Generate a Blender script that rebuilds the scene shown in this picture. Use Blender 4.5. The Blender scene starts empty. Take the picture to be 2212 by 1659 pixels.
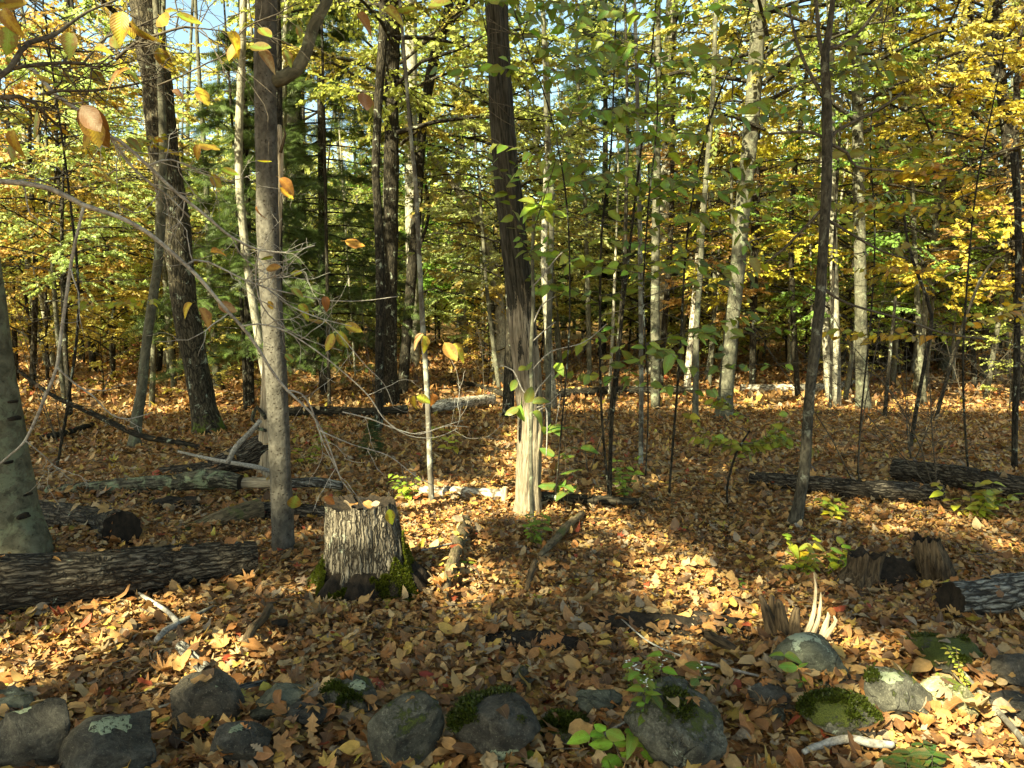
import bpy, math, random
import numpy as np
from mathutils import Vector
rng = np.random.default_rng(7)
random.seed(7)
scene = bpy.context.scene
COL = scene.collection

# ------------------------------------------------------------------ camera
FPX, CX, CY, HOR, CAMZ = 1671.0, 1106.0, 829.5, 690.0, 1.6      # photo measured on a 2212 x 1659 grid
PITCH = math.atan((CY - HOR) / FPX)
cam = bpy.data.cameras.new('camera'); cam.sensor_width = 36; cam.lens = FPX / 2212 * 36
cam.clip_start = 0.05; cam.clip_end = 3000
camo = bpy.data.objects.new('camera', cam); COL.objects.link(camo)
camo.location = (0, 0, CAMZ); camo.rotation_euler = (math.pi / 2 - PITCH, 0, 0)
scene.camera = camo

# ------------------------------------------------------------------ light
SUN_EL = math.radians(37)
SUN_H = np.array([-0.62, -0.785]); SUN_H /= np.linalg.norm(SUN_H)         # sun stands behind the camera, to the left
SUN = np.array([SUN_H[0] * math.cos(SUN_EL), SUN_H[1] * math.cos(SUN_EL), math.sin(SUN_EL)])
world = bpy.data.worlds.new('World'); scene.world = world; world.use_nodes = True
wn = world.node_tree; bg = wn.nodes['Background']
sky = wn.nodes.new('ShaderNodeTexSky'); sky.sky_type = 'NISHITA'; sky.sun_disc = False
sky.sun_elevation = SUN_EL; sky.sun_rotation = math.atan2(SUN[0], SUN[1])
sky.air_density = 1.0; sky.dust_density = 1.5; sky.ozone_density = 1.0
wn.links.new(sky.outputs[0], bg.inputs[0]); bg.inputs[1].default_value = 0.075
sl = bpy.data.lights.new('sun', 'SUN'); sl.energy = 5.0; sl.angle = math.radians(0.55); sl.color = (1.0, 0.90, 0.72)
so = bpy.data.objects.new('sun', sl); COL.objects.link(so); so.location = (-20, -25, 30)
so.rotation_euler = Vector(-SUN).to_track_quat('-Z', 'Y').to_euler()
vs = scene.view_settings; vs.view_transform = 'Standard'; vs.look = 'None'; vs.gamma = 1; vs.use_curve_mapping = False
vs.exposure = 2.4
vs.use_white_balance = True; vs.white_balance_temperature = 7700; vs.white_balance_tint = -8
scene.cycles.max_bounces = 6; scene.cycles.diffuse_bounces = 4; scene.cycles.transmission_bounces = 4
scene.cycles.glossy_bounces = 2; scene.cycles.caustics_reflective = False; scene.cycles.caustics_refractive = False
scene.cycles.use_denoising = True

# ------------------------------------------------------------------ noise and geometry helpers
_perm = np.random.default_rng(3).random(8192)
def noise3(P):
    P = np.asarray(P, float); I = np.floor(P).astype(np.int64); f = P - I; f = f * f * (3 - 2 * f)
    def h(dx, dy, dz):
        return _perm[((I[..., 0] + dx) * 73856093 ^ (I[..., 1] + dy) * 19349663 ^ (I[..., 2] + dz) * 83492791) & 8191]
    x, y, z = f[..., 0], f[..., 1], f[..., 2]
    a = h(0,0,0) * (1-x) + h(1,0,0) * x; b = h(0,1,0) * (1-x) + h(1,1,0) * x
    c = h(0,0,1) * (1-x) + h(1,0,1) * x; d = h(0,1,1) * (1-x) + h(1,1,1) * x
    return ((a * (1-y) + b * y) * (1-z) + (c * (1-y) + d * y) * z) * 2 - 1
def fbm(P, o=3):
    P = np.asarray(P, float); s = 0; a = 1; t = 0
    for k in range(o):
        s = s + a * noise3(P * 2 ** k + 17.3 * k); t += a; a *= 0.5
    return s / t
def sstep(a, b, x):
    t = np.clip((x - a) / (b - a), 0, 1); return t * t * (3 - 2 * t)
def gh(x, y):
    x = np.asarray(x, float); y = np.asarray(y, float)
    P = np.stack([x, y, 0 * x], -1)
    d = np.hypot(x, y)
    return (0.07 * fbm(P * 0.6 + 5, 2) * sstep(1.5, 5, d) + 0.03 * noise3(P * 2.3 + 1)
            + sstep(9, 30, d) * 0.35 * fbm(P * 0.09 + 9, 2) + 0.9 * sstep(11, 42, y) + sstep(40, 90, y) * 1.6)
def ray(px, py):
    cp, sp = math.cos(PITCH), math.sin(PITCH)
    u = (px - CX) / FPX; v = (CY - py) / FPX
    return np.array([u, cp + v * sp, -sp + v * cp])
def G(px, py, lift=0.0):
    d = ray(px, py); t = 1.0
    if d[2] >= -0.01: d[2] = -0.01
    for _ in range(40):
        p = t * d; hz = float(gh(p[0], p[1])) + lift; t2 = (hz - CAMZ) / d[2]
        t = 0.5 * t + 0.5 * min(t2, 90 / d[1])
    return np.array([t * d[0], t * d[1], float(gh(t * d[0], t * d[1])) + lift])
def P(px, py, Y):
    d = ray(px, py); t = Y / d[1]
    return np.array([t * d[0], Y, CAMZ + t * d[2]])
def pxm(Y): return Y / FPX          # metres per pixel at depth Y

def mesh_np(name, V, F, uv=None, rnd=None, tc=None):
    """V (n,3); F list of int arrays (m,k)"""
    V = np.asarray(V, np.float32)
    if not isinstance(F, list): F = [F]
    F = [np.asarray(f, np.int32) for f in F if len(f)]
    loops = np.concatenate([f.ravel() for f in F]); tot = np.concatenate([np.full(len(f), f.shape[1], np.int32) for f in F])
    me = bpy.data.meshes.new(name)
    me.vertices.add(len(V)); me.vertices.foreach_set('co', V.ravel())
    me.loops.add(len(loops)); me.loops.foreach_set('vertex_index', loops)
    me.polygons.add(len(tot)); me.polygons.foreach_set('loop_start', np.concatenate([[0], np.cumsum(tot)[:-1]]).astype(np.int32))
    me.update(calc_edges=True)
    if uv is not None:
        l = me.uv_layers.new(name='uv'); l.data.foreach_set('uv', np.asarray(uv, np.float32)[loops].ravel())
    if rnd is not None:
        a = me.attributes.new('rnd', 'FLOAT', 'POINT'); a.data.foreach_set('value', np.asarray(rnd, np.float32))
    if tc is not None:
        a = me.attributes.new('tc', 'FLOAT_VECTOR', 'POINT'); a.data.foreach_set('vector', np.asarray(tc, np.float32).ravel())
    return me
TC = [None]
def link(name, me, mat=None, parent=None, loc=(0, 0, 0), color=None):
    o = bpy.data.objects.new(name, me); COL.objects.link(o); o.location = loc
    if mat is not None and me is not None and not me.materials: me.materials.append(mat)
    if parent is not None: o.parent = parent
    if color is not None: o.color = (*color, 1)
    return o
def tag(o, label=None, cat=None, group=None, kind=None):
    if label: o['label'] = label
    if cat: o['category'] = cat
    if group: o['group'] = group
    if kind: o['kind'] = kind
    return o
def thing(name, label, cat, loc, group=None):
    o = bpy.data.objects.new(name, None); COL.objects.link(o); o.location = tuple(loc); o.empty_display_size = 0.1
    return tag(o, label, cat, group)

def resample(pts, rad, step):
    pts = np.asarray(pts, float); rad = np.asarray(rad, float)
    n = len(pts)
    if n > 2:                                   # Catmull-Rom
        out = []; ro = []
        for i in range(n - 1):
            p0 = pts[max(i-1, 0)]; p1 = pts[i]; p2 = pts[i+1]; p3 = pts[min(i+2, n-1)]
            m = max(1, int(round(np.linalg.norm(p2 - p1) / step)))
            for t in np.arange(m) / m:
                out.append(0.5 * ((2*p1) + (-p0+p2)*t + (2*p0-5*p1+4*p2-p3)*t*t + (-p0+3*p1-3*p2+p3)*t**3))
                ro.append(rad[i] * (1-t) + rad[i+1] * t)
        out.append(pts[-1]); ro.append(rad[-1]); return np.array(out), np.array(ro)
    m = max(1, int(round(np.linalg.norm(pts[1] - pts[0]) / step))); t = np.arange(m + 1)[:, None] / m
    return pts[0] * (1-t) + pts[1] * t, (rad[0] * (1-t) + rad[1] * t)[:, 0]
def tube(pts, rad, sides=8, step=None, furrow=0.0, ffreq=3.0, lump=0.0, seed=0.0, cap=True, flare=0.0, zf=0.8):
    """swept tube; returns V, [quads, tris], uv"""
    pts = np.asarray(pts, float); rad = np.asarray(rad, float)
    if step: pts, rad = resample(pts, rad, step)
    n = len(pts); T = np.gradient(pts, axis=0); T /= np.linalg.norm(T, axis=1)[:, None] + 1e-12
    ref = np.array([0, 1, 0.]) if abs(T[0][1]) < 0.8 else np.array([1., 0, 0])
    A = np.zeros((n, 3)); a = ref - T[0] * (ref @ T[0])
    for i in range(n):
        a = a - T[i] * (a @ T[i]); a /= np.linalg.norm(a); A[i] = a
    B = np.cross(T, A); th = np.linspace(0, 2 * np.pi, sides, endpoint=False)
    s = np.concatenate([[0], np.cumsum(np.linalg.norm(np.diff(pts, axis=0), axis=1))])
    R = np.repeat(rad[:, None], sides, 1)
    c, sn = np.cos(th)[None, :], np.sin(th)[None, :]
    if lump: 
        Q = np.stack([c + 0 * s[:, None], sn + 0 * s[:, None], s[:, None] / max(rad.mean(), .01) * 0.5 + 0 * c], -1)
        R = R * (1 + lump * fbm(Q * 1.1 + seed, 2))
    if furrow:
        Q = np.stack([c * ffreq + 0 * s[:, None], sn * ffreq + 0 * s[:, None], s[:, None] * zf / max(rad.mean(), .01) + 0 * c], -1)
        Q2 = np.stack([c * ffreq * 2.3 + 0 * s[:, None], sn * ffreq * 2.3 + 0 * s[:, None], s[:, None] * zf * 1.8 / max(rad.mean(), .01) + 0 * c], -1)
        r = np.abs(noise3(Q + seed)) * 1.3 + np.abs(noise3(Q2 + seed)) * 0.7
        R = R * (1 + furrow * (np.clip(r, 0, 0.9) - 0.6))
    if flare:
        lob = 1 + 0.35 * np.cos(th * 4 + seed) + 0.25 * np.cos(th * 7 + 2 * seed)
        R = R + rad[0] * flare * np.exp(-s / (rad[0] * 1.1))[:, None] * lob[None, :]
    V = pts[:, None, :] + R[..., None] * (A[:, None, :] * c[..., None] + B[:, None, :] * sn[..., None])
    V = V.reshape(-1, 3); S2 = np.repeat(s[:, None], sides, 1); Rm = np.repeat(rad[:, None], sides, 1); tcv = np.stack([Rm * c, Rm * sn, S2 + .5], -1).reshape(-1, 3)
    i = np.arange(n - 1)[:, None]; j = np.arange(sides)[None, :]; j2 = (j + 1) % sides
    Q = np.stack([i * sides + j, i * sides + j2, (i + 1) * sides + j2, (i + 1) * sides + j], -1).reshape(-1, 4)
    tr = []
    if cap:
        tcv = np.vstack([tcv, [[0, 0, .5], [0, 0, s[-1] + .5]]]); V = np.vstack([V, pts[0], pts[-1]]); k0, k1 = n * sides, n * sides + 1
        jj = np.arange(sides); jn = (jj + 1) % sides
        tr = np.vstack([np.stack([jn, jj, np.full(sides, k0)], -1), np.stack([(n-1)*sides + jj, (n-1)*sides + jn, np.full(sides, k1)], -1)])
    TC[0] = tcv
    return V, Q, (tr if len(tr) else np.zeros((0, 3), int))
class Bag:
    """collects several shapes into one mesh"""
    def __init__(s): s.V = []; s.Q = []; s.T = []; s.n = 0; s.UV = []; s.R = []
    def add(s, V, Q=None, T=None, uv=None, rnd=None):
        s.V.append(V)
        if Q is not None and len(Q): s.Q.append(np.asarray(Q) + s.n)
        if T is not None and len(T): s.T.append(np.asarray(T) + s.n)
        s.UV.append(uv if uv is not None else np.zeros((len(V), 2))); s.R.append(rnd if rnd is not None else np.zeros(len(V)))
        s.n += len(V); return s
    def mesh(s, name, off=None):
        V = np.vstack(s.V)
        if off is not None: V = V - np.asarray(off)
        F = []
        if s.Q: F.append(np.vstack(s.Q))
        if s.T: F.append(np.vstack(s.T))
        return mesh_np(name, V, F, np.vstack(s.UV), np.concatenate(s.R))

# ------------------------------------------------------------------ leaves
def leaf_strip(widths, ys, curl=0.0, fold=0.0, wav=0.0, r=None):
    """leaf along +Y, unit length, from half-widths at ys; first and last are points when 0"""
    V = []; uv = []; T = []
    rows = []
    for w, y in zip(widths, ys):
        zc = -curl * y * y
        jig = (r.normal(0, wav) if (wav and r is not None) else 0)
        if w <= 0: V.append((0, y, zc)); uv.append((0.5, y)); rows.append([len(V) - 1])
        else:
            k = len(V)
            V += [(-w, y - 0.02, zc + fold * w + jig), (0, y, zc), (w, y - 0.02, zc + fold * w - jig)]
            uv += [(0.5 - w, y), (0.5, y), (0.5 + w, y)]; rows.append([k, k+1, k+2])
    for a, b in zip(rows[:-1], rows[1:]):
        if len(a) == 1 and len(b) == 3: T += [(a[0], b[1], b[0]), (a[0], b[2], b[1])]
        elif len(a) == 3 and len(b) == 1: T += [(a[0], a[1], b[0]), (a[1], a[2], b[0])]
        elif len(a) == 3: T += [(a[0], a[1], b[1]), (a[0], b[1], b[0]), (a[1], a[2], b[2]), (a[1], b[2], b[1])]
    return np.array(V, float), np.array(T), np.array(uv, float)
def leaf_fan(ang, radi, cy=0.3, curl=0.2, r=None, wav=0.05):
    V = [(0, cy, 0)]; uv = [(0.5, cy)]
    for a, q in zip(ang, radi):
        x = math.sin(a) * q; y = cy + math.cos(a) * q
        z = -curl * (x * x + (y - cy) ** 2) * 2 + (r.normal(0, wav) if r is not None else 0)
        V.append((x, y, z)); uv.append((0.5 + x, y))
    n = len(ang); T = [(0, 1 + (k + 1) % n, 1 + k) for k in range(n)]
    return np.array(V, float), np.array(T), np.array(uv, float)
def with_stalk(L):
    V, T, uv = L; n = len(V)
    V = np.vstack([V, [(-.008, 0.02, 0), (.008, 0.02, 0), (0, -.28, -.06)]]); T = np.vstack([T, [(n, n+1, n+2)]])
    uv = np.vstack([uv, [(.5, 0), (.5, 0), (.5, 0)]]); return V, T, uv
_r = np.random.default_rng(11)
def ovate(c, f, n=5, w=0.3, wav=0.02):
    ys = np.linspace(0, 1, n); ws = w * np.sin(np.pi * ys ** 0.85) ** 0.8; ws[0] = ws[-1] = 0
    return leaf_strip(ws, ys, c, f, wav, _r)
def oakleaf(c, f):
    ys = [0, .1, .2, .32, .4, .52, .6, .72, .8, .9, 1.0]; ws = [0, .05, .14, .09, .27, .12, .34, .13, .24, .1, 0]
    return leaf_strip(ws, ys, c, f, 0.02, _r)
def mapleleaf(c, wav=.05):
    a = np.radians([0, 14, 26, 40, 52, 66, 84, 100, 118, 140, 180, 220, 242, 260, 276, 294, 308, 320, 334, 346])
    q = np.array([.68, .40, .44, .27, .50, .60, .36, .46, .34, .36, .26, .36, .34, .46, .36, .60, .50, .27, .44, .40])
    return leaf_fan(a, q * _r.uniform(.93, 1.07, len(q)), .32, c, _r, wav)
LITTER_NEAR = ([ovate(c, f, 6, .30, .05) for c, f in ((.3, .4), (-.25, .2), (.2, -.35), (.1, .1), (.6, .7), (-.4, -.2), (.15, .3), (-.15, .15))] + [ovate(c, f, 6, .38, .06) for c, f in ((.4, .4), (-.4, .3), (.8, -.2))]
               + [mapleleaf(c, w) for c, w in ((.3, .05), (-.3, .06), (.6, .08), (-.6, .08))] + [oakleaf(.3, .4), oakleaf(-.3, -.3), oakleaf(.5, .1)])
LITTER_MID = [ovate(c, f, 4, .32, .05) for c, f in ((.4, .6), (-.4, .3), (.2, -.5), (.9, .1))]
LITTER_MID += [leaf_fan(np.radians([0, 35, 65, 100, 180, 260, 295, 325]), np.array([.65, .3, .6, .4, .3, .4, .6, .3]), .3, c, _r, .08) for c in (.5, -.6, .8)]
LEAF4 = [ovate(c, f, 3, .33, 0) for c, f in ((.25, .25), (.1, -.2), (.5, .1))]
LEAF6 = [ovate(c, f, 4, .30, .01) for c, f in ((.3, .3), (.15, -.1), (.55, .2))]
LEAF2 = [(np.array([(0, 0, 0), (.33, .5, .06), (0, 1, -.1), (-.33, .5, .06)], float), np.array([(0, 1, 2), (0, 2, 3)]), np.array([(.5, 0), (.83, .5), (.5, 1), (.17, .5)], float))]
def feather(n=7):
    V = []; T = []; uv = []
    for k in range(n):
        y = k / n; L = .36 * (1 - y) ** .7 + .08
        for s in (-1, 1):
            b = len(V); V += [(0, y, 0), (0, y + .07, 0), (s * L, y + .22, -.05)]; T.append((b, b+1, b+2)); uv += [(.5, .5)] * 3
    b = len(V); V += [(-.012, 0, 0), (.012, 0, 0), (0, 1.05, 0)]; T.append((b, b+1, b+2)); uv += [(.5, .5)] * 3
    return np.array(V, float), np.array(T), np.array(uv, float)
FEATHER = [feather(7), feather(6)]

def unit(a): return a / (np.linalg.norm(a, axis=-1, keepdims=True) + 1e-9)
def scatter(bag, temps, pos, dirs, nors, size, rnd, r):
    n = len(pos)
    if n == 0: return
    D = unit(dirs); X = unit(np.cross(D, nors)); N = np.cross(X, D)
    pick = r.integers(0, len(temps), n)
    for k, (tv, tt, tu) in enumerate(temps):
        idx = np.where(pick == k)[0]
        if not len(idx): continue
        m = len(tv); s = size[idx][:, None, None]
        V = pos[idx][:, None, :] + s * (tv[None, :, 0:1] * X[idx][:, None, :] + tv[None, :, 1:2] * D[idx][:, None, :] + tv[None, :, 2:3] * N[idx][:, None, :])
        F = (tt[None] + (np.arange(len(idx)) * m)[:, None, None]).reshape(-1, 3)
        bag.add(V.reshape(-1, 3), T=F, uv=np.tile(tu, (len(idx), 1)), rnd=np.repeat(rnd[idx], m))
# ------------------------------------------------------------------ materials
class NT:
    def __init__(s, name):
        s.m = bpy.data.materials.new(name); s.m.use_nodes = True; s.t = s.m.node_tree; s.t.nodes.clear()
        s.out = s.t.nodes.new('ShaderNodeOutputMaterial')
    def n(s, typ, props=None, **inp):
        nd = s.t.nodes.new('ShaderNode' + typ)
        for k, v in (props or {}).items(): setattr(nd, k, v)
        for k, v in inp.items():
            key = int(k[1:]) if k[0] == '_' and k[1:].isdigit() else k.replace('_', ' ')
            s.set(nd.inputs[key], v)
        return nd
    def set(s, sock, v):
        if isinstance(v, bpy.types.NodeSocket): s.t.links.new(v, sock)
        elif isinstance(v, bpy.types.Node): s.t.links.new(v.outputs[0], sock)
        elif isinstance(v, (tuple, list)) and len(v) == 3 and sock.type == 'RGBA': sock.default_value = (*v, 1)
        else: sock.default_value = v
    def noise(s, vec, scale, detail=4, rough=0.6, dist=0.0):
        return s.n('TexNoise', Vector=vec, Scale=scale, Detail=detail, Roughness=rough, Distortion=dist).outputs[0]
    def ramp(s, fac, stops, interp='LINEAR'):
        r = s.t.nodes.new('ShaderNodeValToRGB'); r.color_ramp.interpolation = interp
        e = r.color_ramp.elements
        stops = sorted(stops, key=lambda q: q[0])
        e[0].position = stops[0][0]; e[1].position = stops[-1][0]
        for p, c in stops[1:-1]: e.new(p)
        for el, (p, c) in zip(e, stops):
            el.color = (*c, 1) if not isinstance(c, (int, float)) else (c, c, c, 1)
        s.set(r.inputs[0], fac); return r.outputs[0]
    def mix(s, f, a, b, mode='MIX'):
        m = s.t.nodes.new('ShaderNodeMix'); m.data_type = 'RGBA'; m.blend_type = mode
        s.set(m.inputs[0], f); s.set(m.inputs[6], a); s.set(m.inputs[7], b); return m.outputs[2]
    def math(s, op, a, b=0.0, c=0.0):
        m = s.t.nodes.new('ShaderNodeMath'); m.operation = op; s.set(m.inputs[0], a); s.set(m.inputs[1], b); s.set(m.inputs[2], c); return m.outputs[0]
    def mapping(s, vec, scale): return s.n('Mapping', Vector=vec, Scale=scale).outputs[0]
    def obj(s): return s.n('TexCoord').outputs['Object']
    def bump(s, h, strength=0.5, dist=0.02): return s.n('Bump', Strength=strength, Distance=dist, Height=h).outputs[0]
    def finish(s, col, rough=0.85, nrm=None, spec=0.3):
        p = s.n('BsdfPrincipled', Base_Color=col, Roughness=rough); p.inputs['Specular IOR Level'].default_value = spec
        if nrm is not None: s.set(p.inputs['Normal'], nrm)
        s.set(s.out.inputs[0], p.outputs[0]); return s.m

def leaf_material(name, stops=None, trans=0.45, rough=0.5, veins=True, spots=0.0):
    m = NT(name)
    att = m.n('Attribute', dict(attribute_name='rnd', attribute_type='GEOMETRY')).outputs['Fac']
    oi = m.n('ObjectInfo')
    if stops: base = m.ramp(att, stops, 'CONSTANT')
    else:
        v = m.math('MULTIPLY_ADD', att, 0.9, 0.55)
        base = m.mix(1.0, oi.outputs['Color'], m.n('CombineColor', _0=m.math('MULTIPLY_ADD', att, 0.75, 0.6), _1=v, _2=m.math('MULTIPLY_ADD', att, 0.5, 0.7)).outputs[0], 'MULTIPLY')
    uv = m.n('UVMap', dict(uv_map='uv')).outputs[0]
    sep = m.n('SeparateXYZ', _0=uv)
    ax = m.math('ABSOLUTE', m.math('SUBTRACT', sep.outputs[0], 0.5))
    col = base
    if spots:
        # decay of the blade from its rim inwards, and blotches
        nz = m.noise(m.n('TexCoord').outputs['Object'], 7.0, 6)
        rim = m.math('MULTIPLY_ADD', ax, 1.6, m.math('MULTIPLY', nz, 1.1))
        col = m.mix(m.math('MULTIPLY', m.ramp(rim, [(0.62, 0.0), (0.85, 1.0)]), spots), col, (0.24, 0.10, 0.03))
    if veins:
        mid = m.math('LESS_THAN', ax, 0.014)
        sv = m.math('SINE', m.math('MULTIPLY', m.math('SUBTRACT', sep.outputs[1], m.math('MULTIPLY', ax, 1.1)), 70.0))
        vein = m.math('MAXIMUM', mid, m.math('MULTIPLY', m.math('GREATER_THAN', sv, 0.86), 0.45))
        col = m.mix(m.math('MULTIPLY', vein, 0.2), col, m.mix(0.5, col, (0.75, 0.6, 0.35)))
        nrm = m.bump(sv, 0.2, 0.001)
    else: nrm = None
    blot = m.noise(m.n('TexCoord').outputs['Object'], 55.0, 2)
    col = m.mix(1.0, col, m.ramp(blot, [(0.3, 0.72), (0.7, 1.12)]), 'MULTIPLY')
    p = m.n('BsdfPrincipled', Base_Color=col, Roughness=rough); p.inputs['Specular IOR Level'].default_value = 0.35
    if nrm is not None: m.set(p.inputs['Normal'], nrm)
    t = m.n('BsdfTranslucent', Color=m.mix(1.0, col, (1.0, 0.97, 0.68), 'MULTIPLY'))
    mx = m.n('MixShader', _0=trans, _1=p.outputs[0], _2=t.outputs[0])
    m.set(m.out.inputs[0], mx.outputs[0]); return m.m
LITTER = [(0.0, (.33, .16, .058)), (.12, (.41, .225, .085)), (.23, (.21, .092, .032)), (.33, (.35, .245, .13)), (.42, (.15, .07, .028)),
          (.50, (.43, .255, .095)), (.61, (.31, .13, .04)), (.69, (.27, .205, .14)), (.76, (.44, .28, .07)), (.82, (.09, .048, .025)), (.89, (.48, .33, .165)), (.94, (.19, .11, .06)), (.975, (.29, .055, .024)), (.988, (.40, .33, .06))]
M = {}
M['litter'] = leaf_material('fallen_leaf', LITTER, 0.18, 0.6)
M['litter_far'] = leaf_material('fallen_leaf_far', LITTER, 0.15, 0.65, veins=False)
M['leaf'] = leaf_material('foliage', None, 0.54, 0.45, veins=False)
M['leaf_near'] = leaf_material('foliage_near', None, 0.42, 0.4, veins=True, spots=0.35)
M['leaf_turning'] = leaf_material('foliage_turning', None, 0.42, 0.5, veins=True, spots=0.75)
M['needle'] = leaf_material('hemlock_needle', None, 0.2, 0.5, veins=False)

def bark(name, dark, light, zs=0.22, scale=22, lich=(.42, .46, .36), lamt=0.0, moss=0.0, pits=0.0, bump=0.6, horiz=False, contrast=(.35, .65), plates=0, pa=.18):
    m = NT(name); o = m.obj(); oi = m.n('ObjectInfo')
    at = m.n('Attribute', dict(attribute_name='tc', attribute_type='GEOMETRY')).outputs['Vector']
    has = m.math('GREATER_THAN', m.n('VectorMath', dict(operation='LENGTH'), _0=at).outputs['Value'], 1e-5)
    mv = m.t.nodes.new('ShaderNodeMix'); mv.data_type = 'VECTOR'; m.set(mv.inputs[0], has); m.set(mv.inputs[4], o); m.set(mv.inputs[5], at)
    q = m.n('VectorMath', dict(operation='ADD'), _0=mv.outputs[1], _1=m.n('CombineXYZ', _0=m.math('MULTIPLY', oi.outputs['Random'], 37.0), _1=3.0, _2=m.math('MULTIPLY', oi.outputs['Random'], 11.0)).outputs[0]).outputs[0]
    v = m.mapping(q, (1, 1, zs) if not horiz else (1, 1, 1))
    n1 = m.noise(v, scale, 6, 0.65, 0.4); n2 = m.noise(q, 5.0, 4); n3 = m.noise(v, scale * 3.1, 3)
    col = m.mix(m.ramp(n1, [(contrast[0], 0.0), (contrast[1], 1.0)]), dark, light)
    col = m.mix(1.0, col, m.ramp(n2, [(0.3, 0.65), (0.7, 1.3)]), 'MULTIPLY')
    h = m.math('ADD', n1, m.math('MULTIPLY', n3, 0.35))
    if plates:
        wq = m.n('VectorMath', dict(operation='ADD'), _0=q, _1=m.n('VectorMath', dict(operation='SCALE'), _0=m.n('TexNoise', Vector=q, Scale=25.0, Detail=3.0).outputs[1], Scale=.035).outputs[0]).outputs[0]
        ed = m.n('TexVoronoi', dict(feature='DISTANCE_TO_EDGE'), Vector=m.mapping(wq, (1, 1, pa)), Scale=float(plates)).outputs[0]
        col = m.mix(m.ramp(ed, [(0.02, .92), (.16, 0.0)]), col, tuple(v_ * .5 for v_ in dark)); h = m.math('ADD', h, m.math('MULTIPLY', m.ramp(ed, [(0.0, 0.0), (.22, 1.0)]), 1.3))
    if pits:
        vo = m.n('TexVoronoi', Vector=m.mapping(q, (1, 1, 1.5)), Scale=38.0); d = vo.outputs['Distance']
        pit = m.math('MULTIPLY', m.ramp(d, [(0.16, 1.0), (0.28, 0.0)]), m.math('GREATER_THAN', m.noise(q, 17.0, 2), 0.5))
        col = m.mix(m.math('MULTIPLY', pit, pits), col, (.03, .022, .015)); h = m.math('SUBTRACT', h, m.math('MULTIPLY', pit, 1.2))
    if lamt:
        nl = m.noise(q, 7.5, 5, 0.7, 0.6)
        f = m.ramp(nl, [(0.66 - 0.22 * lamt, 0.0), (0.72 - 0.18 * lamt, 1.0)])
        col = m.mix(m.math('MULTIPLY', f, 0.85), col, m.mix(m.noise(q, 60.0, 2), lich, tuple(c * 0.6 for c in lich)))
    if moss:
        nm = m.noise(q, 9.0, 4)
        z = m.n('SeparateXYZ', _0=o).outputs[2]
        f = m.math('SUBTRACT', m.math('MULTIPLY_ADD', nm, 1.2, moss - 0.75), m.math('MULTIPLY', z, 0.9))
        col = m.mix(m.ramp(f, [(0.0, 0.0), (0.15, 1.0)]), col, m.mix(m.noise(q, 90.0, 2), (.05, .075, .012), (.11, .14, .02)))
    return_m = m.finish(col, 0.9, m.bump(h, bump, 0.012), 0.2); return return_m
M['bark_dark'] = bark('bark_dark', (.011, .009, .006), (.055, .046, .032), lamt=.3, zs=.22, scale=60, plates=30)
M['bark_furrow'] = bark('bark_furrowed', (.012, .010, .007), (.095, .084, .065), scale=75, zs=.11, lamt=.15, bump=.9, plates=36)
M['bark_grey'] = bark('bark_grey', (.042, .04, .027), (.125, .118, .085), scale=26, zs=.5, lamt=.45, lich=(.24, .27, .18), bump=.35)
M['bark_beech'] = bark('bark_beech', (.05, .047, .03), (.135, .125, .085), scale=14, zs=1.0, lamt=.75, lich=(.17, .18, .115), pits=.5, bump=.6)
M['bark_pitted'] = bark('bark_pitted', (.042, .037, .03), (.11, .10, .084), scale=26, zs=.7, pits=1.0, bump=.7)
M['bark_pale'] = bark('bark_pale', (.11, .10, .075), (.35, .33, .26), scale=26, zs=.5, lamt=.2, bump=.4)
M['bark_lichen'] = bark('bark_lichen', (.05, .042, .033), (.15, .135, .11), scale=24, lamt=.75, lich=(.36, .37, .31))
M['bark_mossy'] = bark('bark_mossy', (.016, .013, .008), (.10, .084, .056), scale=60, zs=.2, lamt=.3, moss=.28, plates=28)
M['bark_log'] = bark('bark_log', (.022, .016, .011), (.20, .17, .13), scale=85, zs=.17, lamt=.12, bump=1.0, contrast=(.42, .68), plates=34)
M['bark_loglichen'] = bark('bark_log_lichen', (.035, .03, .02), (.16, .145, .10), scale=50, zs=.35, lamt=.75, lich=(.26, .30, .18), bump=.9, plates=26)
M['bark_birchlog'] = bark('bark_birch_log', (.08, .06, .04), (.50, .46, .38), scale=30, zs=.5, bump=.5, contrast=(.42, .58))
M['bark_silver'] = bark('bark_silver_log', (.03, .026, .022), (.27, .26, .23), scale=65, zs=.12, bump=.9, contrast=(.42, .62), plates=26)
M['bark_young'] = bark('bark_young', (.014, .012, .009), (.075, .066, .05), scale=50, zs=.4, lamt=.42, lich=(.22, .225, .18))
M['bark_mossylog'] = bark('bark_mossy_log', (.03, .022, .013), (.20, .15, .09), scale=60, zs=.25, lamt=.55, lich=(.11, .125, .04), bump=1.0)
M['wood_pale'] = bark('bare_wood', (.16, .115, .07), (.50, .405, .285), scale=80, zs=.07, bump=.6)
M['wood_brown'] = bark('brown_wood', (.018, .012, .007), (.145, .10, .058), scale=75, zs=.12, bump=.9)
M['wood_dark'] = bark('rotten_wood', (.006, .005, .004), (.03, .021, .014), scale=24, zs=.5, bump=1.0)
M['wood_stump'] = bark('stump_bark', (.04, .03, .02), (.25, .215, .165), scale=70, zs=.13, lamt=.25, bump=1.0, contrast=(.36, .62), plates=42, pa=.08)
M['twig_pale'] = bark('twig_pale', (.13, .115, .10), (.36, .335, .30), scale=60, zs=1, lamt=.5, lich=(.45, .45, .41), bump=.3)
M['twig_dark'] = bark('twig_dark', (.03, .024, .018), (.12, .10, .075), scale=60, zs=1, bump=.3)
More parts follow.
